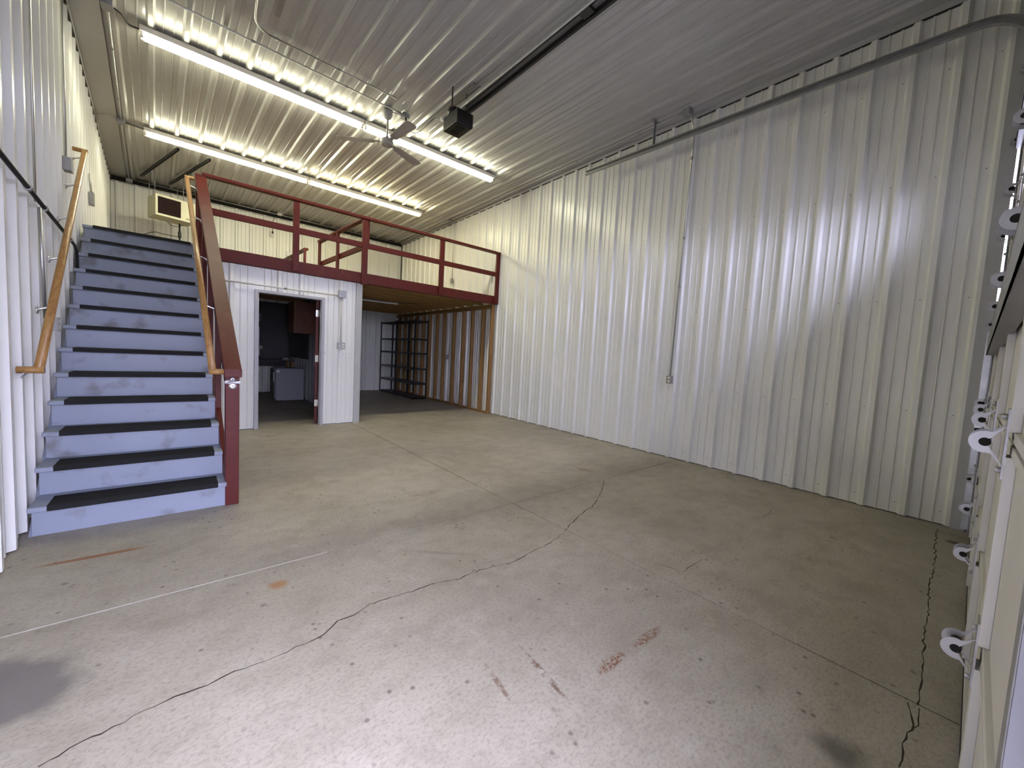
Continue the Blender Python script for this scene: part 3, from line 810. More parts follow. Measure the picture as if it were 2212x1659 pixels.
# red stair railing
rr = T('stair_railing', 'dark red stair railing with sloping cap board and newel post', 'railing', (0.33, 3.83, 0))
ND = (3.53 - 1.105) / (6.95 - 3.78)
def capz(y): return 1.105 + (y - 3.78) * ND
def rx(y): return 0.322 + shx(y) * 0.85
P('newel_post', G().box(rx(3.8) - 0.045, rx(3.8) + 0.045, 3.785, 3.875, 0.0, 1.075), 'red', rr, 0.004)
cy0, cy1 = 3.76, 6.93
up = Vector((0, -ND, 1)).normalized()
P('cap_board', G().beam((rx(cy0), cy0, capz(cy0) - 0.02), (rx(cy1), cy1, capz(cy1) - 0.02), 0.115, 0.040), 'red', rr, 0.004)
P('cap_nose', G().box(rx(3.76) - 0.0575, rx(3.76) + 0.0575, 3.745, 3.785, 1.035, 1.098), 'red', rr, 0.004)
for dz in (0.13, 0.52):
    P('lower_rail', G().beam((rx(3.86) + 0.02, 3.86, capz(3.86) - dz), (rx(6.9) + 0.02, 6.9, capz(6.9) - dz), 0.038, 0.14 if dz < 0.2 else 0.09), 'red', rr, 0.003)
for y in (4.55, 5.25, 5.95, 6.65):
    zb_ = max(0.2, (y - SY0) * RISE / RUN - 0.1)
    P('baluster', G().box(rx(y) - 0.045, rx(y) - 0.002, y - 0.045, y + 0.045, zb_, capz(y) - 0.045), 'red', rr, 0.003)
P('top_post', G().box(rx(6.9) - 0.05, rx(6.9) + 0.05, 6.86, 6.94, 2.3, 3.48), 'red', rr, 0.003)

# bottle opener on the newel
g = G()
oy = 3.785; ox = rx(3.8); oz = 0.985
g.lathe((ox, oy, oz + 0.030), [(0.017, 0), (0.017, 0.003), (0.012, 0.005)], 14, (0, -1, 0))
g.prism([(ox - 0.050, oy - 0.004, oz - 0.002), (ox + 0.050, oy - 0.004, oz - 0.002), (ox + 0.050, oy - 0.004, oz + 0.018), (ox + 0.015, oy - 0.010, oz + 0.024), (ox - 0.015, oy - 0.010, oz + 0.024), (ox - 0.050, oy - 0.004, oz + 0.018)], (0, 0.004, 0))
g2 = G().lathe((ox, oy, oz - 0.022), [(0.027, 0), (0.027, 0.004), (0.019, 0.010), (0.010, 0.011)], 18, (0, -1, 0))
bo = T('bottle_opener', 'small chrome bottle opener screwed to the red newel post', 'bottle opener', (ox, oy, oz - 0.05))
P('plate', g, 'galvd', bo); P('cap_catcher', g2, 'nickel', bo)
for dy_, dz_ in ((0.005, 0.030), (0.011, -0.022)):
    P('screw', G().lathe((ox, oy - dy_, oz + dz_), [(0.005, 0), (0.005, 0.003)], 8, (0, -1, 0)), 'black', bo)

# oak handrails
def handrail(label, a, b, side, ybr, wallx, lower_ret, upper_ret):
    a, b = Vector(a), Vector(b)
    t = T('handrail', label, 'handrail', (a.x, a.y, a.z - 0.06))
    P('rail', G().tube([a, b], 0.024, 14), 'oak', t)
    for p in ((a, ) if not upper_ret else (a, b)):
        P('rail_return', G().tube([p + Vector((-side * 0.024, 0, 0)), p + Vector((side * lower_ret, 0, 0))], 0.022, 14), 'oak', t)
    d = (b - a)
    for y in ybr:
        f = (y - a.y) / d.y; c = a + d * f; w = wallx(c.y)
        pl = Vector((w, c.y + 0.01, c.z - 0.075))
        g = G().tube([c + Vector((0, 0, -0.022)), c + Vector((side * 0.012, 0, -0.045)), pl + Vector((-side * 0.02, 0, 0.012)), pl], [0.006, 0.007, 0.009, 0.016], 8)
        g.lathe(pl, [(0.026, 0), (0.026, 0.005), (0.014, 0.009)], 12, (-side, 0, 0))
        g.box(c.x - 0.016, c.x + 0.016, c.y - 0.03, c.y + 0.03, c.z - 0.028, c.z - 0.021)
        P('bracket', g, 'nickel', t)
aL = onX(84, 799, -0.675); bL = onX(183, 327, -0.775)
handrail('oak handrail fixed to the left wall panels', aL, bL, -1, [aL.y + 0.05 + (bL.y - aL.y - 0.1) * i / 5 for i in range(6)], lambda y: xl(y) + 0.0, 0.09, True)
aR = Vector((0.195, 3.78, 1.075)); bR = onX(412, 378, 0.195 - 0.036 * (6.85 - 3.78)); bR = Vector((0.195 - 0.036 * 3.1, 6.75, 1.075 + (6.75 - 3.78) * 0.775))
handrail('oak handrail fixed inside the red stair railing', aR, bR, 1, [3.86, 4.55, 5.25, 5.95, 6.65], lambda y: rx(y) - 0.045, 0.075, True)

# ------------------------------------------------------------------ fluorescent strip lights
def strip(x0, x1, y, m, label):
    t = T('strip_light', label, 'ceiling light', ((x0 + x1) / 2, y, ZC - 0.10), 'fluorescent strip lights')
    zt = ZC - 0.029
    hp = [(-0.078, zt), (0.078, zt), (0.078, zt - 0.018), (0.066, zt - 0.052), (-0.066, zt - 0.052), (-0.078, zt - 0.018)]
    P('housing', G().prism([(x0, y + a, b) for a, b in hp], (x1 - x0, 0, 0)), 'housing', t)
    for dy in (-0.034, 0.034):
        P('tube', G().tube([(x0 + 0.035, y + dy, zt - 0.080), (x1 - 0.035, y + dy, zt - 0.080)], 0.019, 12), m, t)
        for xx, s in ((x0 + 0.006, 1), (x1 - 0.006, -1)):
            P('socket', G().box(min(xx, xx + s * 0.026), max(xx, xx + s * 0.026), y + dy - 0.016, y + dy + 0.016, zt - 0.104, zt - 0.045), 'ivory', t, 0.003)
strip(-0.315, 2.100, 6.23, 'tube_cool', 'lit fluorescent strip light above the ceiling fan, end nearest the left wall')
strip(2.115, 4.530, 6.23, 'tube_cool', 'lit fluorescent strip light behind the fan blades reaching toward the right wall')
strip(-0.420, 1.995, 9.06, 'tube_cool', 'lit fluorescent strip light over the loft, end nearest the heater')
strip(2.010, 4.490, 9.06, 'tube_warm', 'lit fluorescent strip light over the loft, end nearest the right wall')

# ------------------------------------------------------------------ ceiling fan
fx, fy = 2.268, 5.70
cf = T('ceiling_fan', 'grey three blade ceiling fan on a short downrod', 'ceiling fan', (fx, fy, 4.15))
P('canopy', G().lathe((fx, fy, ZC - 0.02), [(0.062, 0), (0.066, 0.03), (0.060, 0.09), (0.040, 0.115), (0.014, 0.12)], 20, (0, 0, -1)), 'fan', cf)
P('hanger_box', G().box(fx - 0.05, fx + 0.05, fy - 0.05, fy + 0.05, ZC - 0.045, ZC - 0.002), 'boxgrey', cf)
P('downrod', G().tube([(fx, fy, ZC - 0.13), (fx, fy, 4.31)], 0.013, 10), 'fan', cf)
P('motor_housing', G().lathe((fx, fy, 4.33), [(0.022, 0), (0.030, 0.02), (0.075, 0.045), (0.094, 0.075), (0.094, 0.105), (0.078, 0.125), (0.070, 0.128), (0.066, 0.120), (0.03, 0.122)], 28, (0, 0, -1)), 'fan', cf)
zbz = 4.245
for tip in ((730, 298), (902, 356), (890, 268)):
    q = onZ(*tip, zbz); d = Vector((q.x - fx, q.y - fy, 0)); L = d.length; d.normalize(); s = Vector((-d.y, d.x, 0))
    L = min(max(L, 0.62), 0.70)
    tilt = Vector((0, 0, -0.13))
    w = (s + tilt).normalized(); up_ = d.cross(w).normalized()
    c0 = Vector((fx, fy, zbz))
    poly = [c0 + d * a + w * b for a, b in ((0.17, -0.055), (0.60 * L / 0.64, -0.080), (L, -0.068), (L + 0.012, -0.03), (L + 0.012, 0.03), (L, 0.068), (0.60 * L / 0.64, 0.080), (0.17, 0.055))]
    bl = P('blade', G().prism(poly, up_ * 0.006), 'fan', cf)
    P('blade_iron', G().prism([c0 + d * a + w * b for a, b in ((0.07, -0.025), (0.24, -0.035), (0.24, 0.035), (0.07, 0.025))], up_ * 0.010), 'fan', bl)

# ------------------------------------------------------------------ garage opener
go = T('garage_door_opener', 'black garage door opener motor with its long ceiling rail', 'door opener', (2.77, 4.62, 4.18))
P('motor_case', G().box(2.655, 2.895, 4.46, 4.80, 4.20, 4.37), 'black', go, 0.008)
P('cover_plate', G().box(2.675, 2.875, 4.48, 4.78, 4.192, 4.200), 'blackmetal', go)
for k in range(6):
    P('vent_slot', G().box(2.70, 2.82, 4.53 + k * 0.035, 4.542 + k * 0.035, 4.188, 4.192), 'hole', go)
P('gearbox', G().lathe((2.72, 4.66, 4.36), [(0.07, 0), (0.075, 0.06), (0.06, 0.10), (0.03, 0.11)], 16), 'blackmetal', go)
P('light_socket', G().lathe((2.66, 4.78, 4.36), [(0.022, 0), (0.03, 0.02), (0.028, 0.05), (0.012, 0.055)], 12, (-0.4, 0.9, 0.1)), 'ivory', go)
for dx, mm, ww in ((-0.068, 'galv', 0.022), (0.066, 'blackmetal', 0.032)):
    P('rail', G().beam((2.835 + dx, -0.02, 4.47), (2.815 + dx, 4.62, 4.44), ww, 0.05), mm, go, 0.003)
P('rail_web', G().beam((2.835, -0.02, 4.492), (2.815, 4.62, 4.462), 0.12, 0.004), 'strutgrey', go)
P('drive_chain', G().beam((2.81, 0.05, 4.495), (2.80, 4.5, 4.445), 0.018, 0.012), 'blackmetal', go)
P('trolley', G().box(2.755, 2.855, 2.50, 2.62, 4.43, 4.46), 'black', go)
for dx in (-0.10, 0.11):
    P('hanger_strap', G().beam((2.77 + dx, 4.62, ZC - 0.01), (2.77 + dx, 4.62, 4.30), 0.004, 0.035, (0, 1, 0)), 'blackmetal', go)
for pa, pb_ in (((1026, 181), (902, 281)), ((1038, 188), (972, 240))):
    P('ceiling_angle', G().beam(onZ(*pa, ZC - 0.042), onZ(*pb_, ZC - 0.042), 0.035, 0.02), 'strutgrey', go)
P('wall_bracket', G().box(2.75, 2.87, -0.13, -0.02, 4.45, 4.55), 'strutgrey', go)

# ------------------------------------------------------------------ conduits and boxes
def conduit(label, pts, r=0.011, m='conduit', straps=(), name='conduit', group=None):
    pts = [Vector(p) for p in pts]
    if not straps:
        return S(name, G().tube(pts, r, 8), m, label, 'conduit' if name == 'conduit' else 'pipe', group)
    t = T(name, label, 'conduit' if name == 'conduit' else 'pipe', pts[0], group)
    P('tube', G().tube(pts, r, 8), m, t)
    for i, f in straps:
        p = pts[i].lerp(pts[i + 1], f); d = (pts[i + 1] - pts[i]).normalized()
        P('strap', G().tube([p - d * 0.018, p + d * 0.018], r * 1.5, 8), 'galvd', t)
    return t
def bend(a, corner, b, r, n=5):
    a, c, b = Vector(a), Vector(corner), Vector(b)
    u = (a - c).normalized(); v = (b - c).normalized()
    p0, p1 = c + u * r, c + v * r
    return [p0.lerp(c, t).lerp(c.lerp(p1, t), t) for t in [i / n for i in range(n + 1)]]
def jbox(label, c, hx, hy, hz, m='boxgrey', cover=(0, -1, 0), name='junction_box', cat='electrical box', ang=0.0):
    t = T(name, label, cat, Vector(c) - Vector((0, 0, hz)))
    ca, sa = math.cos(ang), math.sin(ang)
    P('box', G().obox(c, (hx * ca, hx * sa, 0), (-hy * sa, hy * ca, 0), (0, 0, hz)), m, t, 0.004)
    n = Vector(cover); ext = {0: hx, 1: hy, 2: hz}
    i = max(range(3), key=lambda k: abs(n[k]))
    q = Vector(c) + n * (ext[i] + 0.0015)
    h = [hx * 1.04, hy * 1.04, hz * 1.04]; h[i] = 0.002
    P('cover', G().obox(q, (h[0], 0, 0), (0, h[1], 0), (0, 0, h[2])), m, t, 0.002)
    return t
def outlet(label, c, n, wide, vertical_pair=True, m='galvd'):
    """surface box with a raised cover and two round receptacles; n = outward normal"""
    c = Vector(c); n = Vector(n).normalized(); u = Vector((0, 0, 1)).cross(n).normalized(); z = Vector((0, 0, 1))
    t = T('outlet_box', label, 'outlet', c - z * 0.055)
    P('box', G().obox(c + n * 0.022, u * wide / 2, n * 0.022, z * 0.055), m, t, 0.004)
    cv = P('cover', G().obox(c + n * 0.046, u * wide / 2 * 1.03, n * 0.003, z * 0.057), m, t, 0.002)
    offs = [(0, 0.024), (0, -0.024)] if vertical_pair else [(wide * 0.22, 0.022), (wide * 0.22, -0.022)]
    for a, b in offs:
        P('receptacle', G().lathe(c + n * 0.049 + u * a + z * b, [(0.018, 0), (0.018, 0.003), (0.014, 0.004)], 14, n), 'ivory', cv)
    if not vertical_pair:
        P('switch', G().obox(c + n * 0.052 - u * wide * 0.22, u * 0.006, n * 0.006, z * 0.012), 'ivory', cv)
    return t

# right wall: main drop with its outlet
pj = onZ(1487, 243, ZC - 0.06)
jbox('grey junction box on the ceiling above the right door track', (pj.x - 0.02, pj.y, ZC - 0.065), 0.05, 0.05, 0.04, cover=(0, 0, -1))
po = onR(1447, 820, 0.02)
q = onR(1496, 330, 0.03)
pts = [Vector((pj.x + 0.03, pj.y - 0.02, ZC - 0.07)), Vector((xr(pj.y) - 0.09, q.y + 0.02, ZC - 0.12)), Vector((xr(q.y) - 0.022, q.y, ZC - 0.28)), Vector((xr(po.y) - 0.020, po.y, po.z + 0.05))]
conduit('long conduit drop down the right wall to its lone outlet', pts, 0.011, 'conduit', [(2, 0.10), (2, 0.42), (2, 0.62)])
outlet('lone metal outlet box low on the right wall', (xr(po.y) - 0.002, po.y, po.z), nR, 0.075)
# ceiling run along the right wall, back box and its drop to the loft outlet
p2 = onZ(961, 474, ZC - 0.05)
jbox('small grey junction box at the ceiling edge above the loft outlet', (xr(p2.y) - 0.14, p2.y, ZC - 0.055), 0.045, 0.045, 0.028, cover=(0, 0, -1))
conduit('conduit along the ceiling edge beside the right wall', [(pj.x - 0.02, pj.y + 0.05, ZC - 0.045), (xr(5.5) - 0.145, 5.5, ZC - 0.042), (xr(p2.y) - 0.14, p2.y - 0.05, ZC - 0.042)], 0.010, 'conduit', [(0, 0.25), (0, 0.7), (1, 0.4)])
conduit('far conduit along the ceiling edge into the back right corner', [(xr(p2.y) - 0.14, p2.y + 0.05, ZC - 0.042), (xr(YB) - 0.14, YB - 0.10, ZC - 0.042)], 0.010)
pl = onR(976, 607, 0.02)
conduit('conduit drop from the ceiling to the loft outlet on the right wall', [(xr(p2.y) - 0.10, p2.y, ZC - 0.055), (xr(p2.y) - 0.03, pl.y - 0.02, ZC - 0.12), (xr(pl.y) - 0.018, pl.y, ZC - 0.30), (xr(pl.y) - 0.018, pl.y, pl.z + 0.05)], 0.010, 'conduit', [(2, 0.2), (2, 0.7)])
outlet('metal outlet box on the right wall seen through the loft railing', (xr(pl.y) - 0.002, pl.y, pl.z), nR, 0.075)

# conduits on the ceiling toward the fan
c0 = onZ(349, -6, ZC - 0.04); c1 = onZ(874, 246, ZC - 0.04)
jbx = onZ(876, 250, ZC - 0.05)
conduit('long ceiling conduit running beside the strip lights to the fan junction box', [(-0.62, 5.62, ZC - 0.036), (c0.x, c0.y, ZC - 0.036), (jbx.x - 0.05, 5.60, ZC - 0.036)], 0.010, 'conduit', [(1, 0.3), (1, 0.7)])
jbox('grey junction box on the ceiling beside the fan', (jbx.x, 5.60, ZC - 0.052), 0.05, 0.05, 0.03, cover=(0, 0, -1))
e0 = onZ(556, -8, ZC - 0.04); e1 = onZ(547, 52, ZC - 0.04); e2 = onZ(578, 74, ZC - 0.04); e3 = onZ(857, 213, ZC - 0.04)
conduit('bent ceiling conduit that ends open near the fan', [Vector((e0.x + 0.05, e0.y - 1.2, ZC - 0.036)), e0] + bend(e0, (e1 + (e2 - e1) * 0.05), e2, 0.16) + [e2, e3], 0.010, 'conduit', [(8, 0.06), (8, 0.5)])
P_ = [Vector((jbx.x, 5.57, ZC - 0.085)), Vector((jbx.x + 0.01, 5.53, ZC - 0.22)), Vector((jbx.x + 0.05, 5.40, ZC - 0.34)), Vector((jbx.x + 0.10, 5.22, ZC - 0.33)), Vector((2.62, 5.0, ZC - 0.27)), Vector((2.66, 4.80, ZC - 0.36))]
def smooth(pts, n=6):
    out = []
    for i in range(len(pts) - 1):
        p0 = pts[max(i - 1, 0)]; p1 = pts[i]; p2_ = pts[i + 1]; p3 = pts[min(i + 2, len(pts) - 1)]
        for k in range(n):
            t = k / n
            out.append(0.5 * ((2 * p1) + (p2_ - p0) * t + (2 * p0 - 5 * p1 + 4 * p2_ - p3) * t * t + (3 * p1 - p0 - 3 * p2_ + p3) * t ** 3))
    return out + [pts[-1]]
pc = T('power_cord', 'black power cord sagging from the ceiling box to the door opener', 'cord', P_[0])
P('cord', G().tube(smooth(P_), 0.005, 6), 'black', pc)
P('plug', G().tube([P_[0] + Vector((0, 0, 0.01)), P_[0] + Vector((0, -0.005, -0.05))], [0.016, 0.010], 8), 'black', pc)
conduit('short conduit whip from the junction box to the fan canopy', [(jbx.x - 0.05, 5.60, ZC - 0.06), (fx + 0.10, 5.63, ZC - 0.05), (fx + 0.04, fy - 0.03, ZC - 0.035)], 0.008)

# left ceiling edge: conduit, boxes, whips to the lights
b1 = onZ(231, 8, ZC - 0.05); b2 = onZ(262, 262, ZC - 0.05); b3 = onZ(278, 385, ZC - 0.06)
conduit('conduit along the ceiling near the left wall, front run', [(ceil_x(-0.56, 0.5), 0.5, ZC - 0.040), (b1.x, b1.y, ZC - 0.040), (b2.x, b2.y - 0.05, ZC - 0.040)], 0.011, 'conduit', [(1, 0.3), (1, 0.75)])
conduit('conduit along the ceiling near the left wall, run over the loft', [(b2.x, b2.y + 0.05, ZC - 0.040), (b3.x, YB - 0.12, ZC - 0.040)], 0.011)
jbox('grey junction box at the left end of the nearer strip lights', (b1.x, b1.y, ZC - 0.055), 0.045, 0.06, 0.03, cover=(0, 0, -1))
jbox('grey junction box at the left end of the strip lights over the loft', (b2.x, b2.y, ZC - 0.055), 0.05, 0.05, 0.03, cover=(0, 0, -1))
jbox('grey junction box in the back left ceiling corner', (b3.x, YB - 0.09, ZC - 0.075), 0.05, 0.05, 0.035, cover=(0, -1, 0))
conduit('curved cable from the ceiling box to the nearer strip light', smooth([Vector((b1.x + 0.04, b1.y + 0.02, ZC - 0.05)), Vector((b1.x + 0.10, b1.y + 0.06, ZC - 0.06)), Vector((-0.40, 6.22, ZC - 0.05)), Vector((-0.31, 6.23, ZC - 0.045))]), 0.009, 'darkpipe', name='cable')
conduit('short cable from the ceiling box to the strip light over the loft', [(b2.x + 0.05, b2.y, ZC - 0.05), (-0.42, 9.06, ZC - 0.045)], 0.009, 'darkpipe', name='cable')
w1 = onL(203, 243, 0.02)
conduit('thin cable from the left wall top to the ceiling box', smooth([Vector((xl(8.7) + 0.03, 8.85, ZC - 0.11)), Vector((xl(8.7) + 0.15, 8.85, ZC - 0.06)), Vector((b2.x - 0.05, b2.y, ZC - 0.05))]), 0.006, 'galvd', name='cable')
# back wall top: galvanised run with the pale box
conduit('conduit along the top of the back wall', [(b3.x + 0.05, YB - 0.10, 4.655), (xr(YB) - 0.2, YB - 0.10, 4.655)], 0.010, 'conduit', [(0, 0.12), (0, 0.3), (0, 0.5), (0, 0.7), (0, 0.88)])
S('filler_strip', G().box(xl(YB) + 0.03, xr(YB) - 0.03, YB - 0.06, YB - 0.03, 4.585, 4.66), 'hole', 'dark closure gap along the top of the back wall', 'trim', kind='structure')
pb = onY(604, 463, YB - 0.10)
jbox('pale outlet box at the top of the back wall above the pull cord', (pb.x, YB - 0.10, pb.z), 0.05, 0.03, 0.035, m='white')
pcb = onY(587, 505, YB - 0.12)
S('hanging_cable', G().tube(smooth([Vector((pb.x - 0.02, YB - 0.10, pb.z - 0.03)), Vector((pb.x - 0.12, YB - 0.11, pb.z - 0.12)), Vector((pcb.x + 0.02, YB - 0.12, pb.z - 0.30)), Vector((pcb.x + 0.02, YB - 0.12, pcb.z + 0.05))]), 0.006, 6), 'darkpipe', 'dark cable hanging from the pale box on the back wall', 'cable')
bulb = T('bulb_socket', 'small white bulb in a hanging socket against the back wall', 'light bulb', (pcb.x, YB - 0.12, pcb.z - 0.04))
P('socket', G().lathe((pcb.x + 0.02, YB - 0.12, pcb.z + 0.07), [(0.016, 0), (0.020, 0.05), (0.018, 0.06)], 10, (0, 0, -1)), 'black', bulb)
P('bulb', G().lathe((pcb.x + 0.01, YB - 0.12, pcb.z + 0.01), [(0.014, 0), (0.03, 0.025), (0.034, 0.045), (0.025, 0.068), (0.004, 0.078)], 14, (-0.3, 0, -1)), 'bulb', bulb)
po2 = onY(622, 549, YB - 0.02)
outlet('small metal outlet low on the back wall left of the loft post', (po2.x, YB - 0.004, po2.z), (0, -1, 0), 0.075)

# left wall: dark horizontal pipe, drop, boxes
h0 = onL(0, 345, 0.03); h1 = onL(160, 528, 0.03)
zp = (h0.z + h1.z) / 2
e = onL(165, 535, 0.03)
conduit('dark steel pipe running level along the left wall', [(xl(0.6) + 0.035, 0.6, zp + 0.03), (xl(h1.y) + 0.03, h1.y, h1.z)] + [Vector((xl(e.y) + 0.03, e.y, e.z - 0.04)), Vector((xl(e.y) + 0.03, e.y + 0.01, e.z - 0.35))], 0.014, 'darkpipe', [(0, 0.42), (0, 0.62), (0, 0.72), (0, 0.95)], name='pipe')
v0 = onL(82, 447, 0.02); v1 = onL(98, 688, 0.02)
conduit('bright conduit dropping from the dark pipe behind the left handrail', [(xl(v0.y) + 0.025, v0.y, v0.z), (xl(v1.y) + 0.02, v1.y, v1.z)], 0.011, 'conduit')
pb2 = onL(117, 700, 0.02)
outlet('outlet box on the left wall just behind the oak handrail', (xl(pb2.y) + 0.0, pb2.y, pb2.z), nL, 0.10, True, 'trim')
pb3 = onL(146, 356, 0.03)
jbox('grey switch box high on the left wall by the handrail top', (xl(pb3.y) + 0.03, pb3.y, pb3.z), 0.028, 0.05, 0.062, cover=(1, 0, 0))
pv = onL(139, 225, 0.02)
conduit('conduit from the ceiling down to the grey switch box on the left wall', [(xl(pb3.y) + 0.02, pb3.y - 0.02, ZC - 0.06), (xl(pb3.y) + 0.02, pb3.y - 0.02, pb3.z + 0.06)], 0.011, 'conduit')
pb4 = onL(199, 430, 0.02)
jbox('small grey box on the left wall at the head of the stairs', (xl(pb4.y) + 0.018, pb4.y, pb4.z), 0.018, 0.06, 0.085, cover=(1, 0, 0))
conduit('short conduit stub above the small box at the head of the stairs', [(xl(pb4.y) + 0.015, pb4.y - 0.02, pb4.z + 0.085), (xl(pb4.y) + 0.006, pb4.y - 0.05, pb4.z + 0.32)], 0.008, 'conduit')
lc = onL(78, 200, 0.01)
conduit('thin vertical conduit up the left wall above the dark pipe', [(xl(v0.y) + 0.012, v0.y - 0.02, v0.z + 0.03), (xl(v0.y) + 0.012, v0.y - 0.02, ZC - 0.05)], 0.007, 'conduit')

# partition: conduit over the door, box, outlet
conduit('horizontal conduit on the partition above the doorway', [(0.30, YP - 0.012, 2.165), (2.03, YP - 0.012, 2.165)], 0.011, 'white', [(0, 0.55)])
jbox('square grey junction box at the right end of the partition conduit', (2.085, YP - 0.016, 2.193), 0.058, 0.024, 0.058)
conduit('vertical conduit from the partition junction box to the outlet', [(2.083, YP - 0.012, 2.14), (2.083, YP - 0.012, 1.385)], 0.011, 'white')
outlet('double outlet and switch box on the partition beside the doorway', (2.083, YP + 0.0, 1.333), (0, -1, 0), 0.115, False)

# stud wall outlet
ps = onX(964, 771, 5.22)
outlet('dim outlet box on the studs under the loft', (sx(ps.y) - 0.095, ps.y, ps.z), (-1, 0, 0), 0.07)
conduit('thin conduit down the studs to the dim outlet', [(sx(ps.y) - 0.075, ps.y, ps.z + 0.05), (sx(ps.y) - 0.075, ps.y, 2.345)], 0.008)

# ------------------------------------------------------------------ unit heater
HA = math.radians(17.0)
hu = Vector((math.cos(HA), math.sin(HA), 0)); hn = Vector((math.sin(HA), -math.cos(HA), 0)); hz_ = Vector((0, 0, 1))
tl = on_plane(335.6, 416.4, (-0.13, 10.75, 4), hn)
HW, HD, HH = 0.645, 0.46, 0.405
hc = tl + hu * (HW / 2) - hn * (HD / 2) - hz_ * (HH / 2)
uh = T('unit_heater', 'cream unit heater with dark louvres hung over the stairs', 'heater', hc - hz_ * HH / 2)
def hbox(u0, u1, d0, d1, z0, z1):
    """u along the face from its left edge, d behind the face, z from the bottom"""
    o = tl - hz_ * HH
    c = o + hu * ((u0 + u1) / 2) - hn * ((d0 + d1) / 2) + hz_ * ((z0 + z1) / 2)
    return G().obox(c, hu * ((u1 - u0) / 2), hn * ((d1 - d0) / 2), hz_ * ((z1 - z0) / 2))
P('cabinet', hbox(0, HW, 0.02, HD, 0, HH), 'cream', uh, 0.008)
for a in ((0, 0.036, 0, HH), (0.400, 0.415, 0.04, HH - 0.04), (0.036, 0.415, HH - 0.04, HH), (0.036, 0.415, 0, 0.04)):
    P('face_frame', hbox(a[0], a[1], 0, 0.021, a[2], a[3]), 'cream', uh, 0.002)
P('access_panel', hbox(0.415, HW, 0.004, 0.021, 0, HH), 'cream', uh, 0.004)
P('air_outlet', hbox(0.036, 0.40, 0.014, 0.0205, 0.04, HH - 0.04), 'hole', uh)
for k in range(6):
    z = 0.055 + k * 0.050
    o = tl - hz_ * HH
    c = o + hu * 0.218 - hn * 0.004 + hz_ * (z + 0.022)
    P('louver', G().obox(c, hu * 0.181, (hn * 0.6 + hz_ * 0.8) * 0.022, (hn * 0.8 - hz_ * 0.6) * 0.0012), 'louver', uh)
pn = P('nameplate', hbox(0.49, 0.615, 0.002, 0.0045, 0.040, 0.072), 'print', uh)
for k in range(7):
    P('letter_bar', hbox(0.498 + k * 0.0165, 0.509 + k * 0.0165, 0.0008, 0.0022, 0.046, 0.064), 'cream', pn)
rodpts = [(-0.452, 11.185), (-0.356, 10.825), (-0.017, 11.397), (0.08, 10.974)]
for X, Y in rodpts:
    P('threaded_rod', G().tube([(X, Y, tl.z - 0.01), (X, Y, ZC - 0.073)], 0.005, 6), 'galvd', uh)
gp = hc + hu * 0.20 - hn * 0.10
def strut(p, q, label):
    a, b = onZ(*p, ZC - 0.05), onZ(*q, ZC - 0.05)
    d = (b - a).normalized(); s = Vector((-d.y, d.x, 0)); g = G()
    for off, w, h_, dz in ((-0.019, 0.003, 0.041, 0), (0.019, 0.003, 0.041, 0), (0, 0.041, 0.003, 0.019)):
        g.beam(a + s * off + Vector((0, 0, dz)), b + s * off + Vector((0, 0, dz)), w, h_)
    for off in (-0.014, 0.014): g.beam(a + s * off - Vector((0, 0, 0.020)), b + s * off - Vector((0, 0, 0.020)), 0.012, 0.003)
    S('strut_channel', g, 'blackmetal', label, 'strut', 'heater support struts')
strut((305, 380), (385, 322), 'dark slotted strut on the ceiling above the left side of the heater')
strut((367, 398), (453, 345), 'dark slotted strut on the ceiling above the right side of the heater')
bp_ = on_plane(388, 492, hc - hn * 0.1, hn)
gas = T('gas_pipe', 'black gas pipe with valve under the heater', 'pipe', (bp_.x, bp_.y, LOFT))
P('riser_pipe', G().tube([(bp_.x, bp_.y, LOFT), (bp_.x, bp_.y, tl.z - HH)], 0.014, 8), 'darkpipe', gas)
P('valve', G().lathe((bp_.x, bp_.y, 3.42), [(0.018, 0), (0.030, 0.03), (0.030, 0.11), (0.018, 0.14)], 10), 'black', gas)
P('side_line', G().tube(smooth([Vector((bp_.x, bp_.y, 3.44)), Vector((bp_.x - 0.25, bp_.y + 0.02, 3.45)), Vector((bp_.x - 0.40, bp_.y + 0.03, 3.46)), Vector((bp_.x - 0.55, bp_.y + 0.03, 3.38))]), 0.007, 6), 'darkpipe', gas)
hb_ = tl.z - HH + 0.002
P('flex_cable', G().tube(smooth([Vector((bp_.x - 0.20, bp_.y + 0.02, hb_)), Vector((bp_.x - 0.14, bp_.y, hb_ - 0.06)), Vector((bp_.x - 0.05, bp_.y, hb_ - 0.07)), Vector((bp_.x + 0.06, bp_.y, hb_ - 0.02))]), 0.006, 6), 'darkpipe', gas)

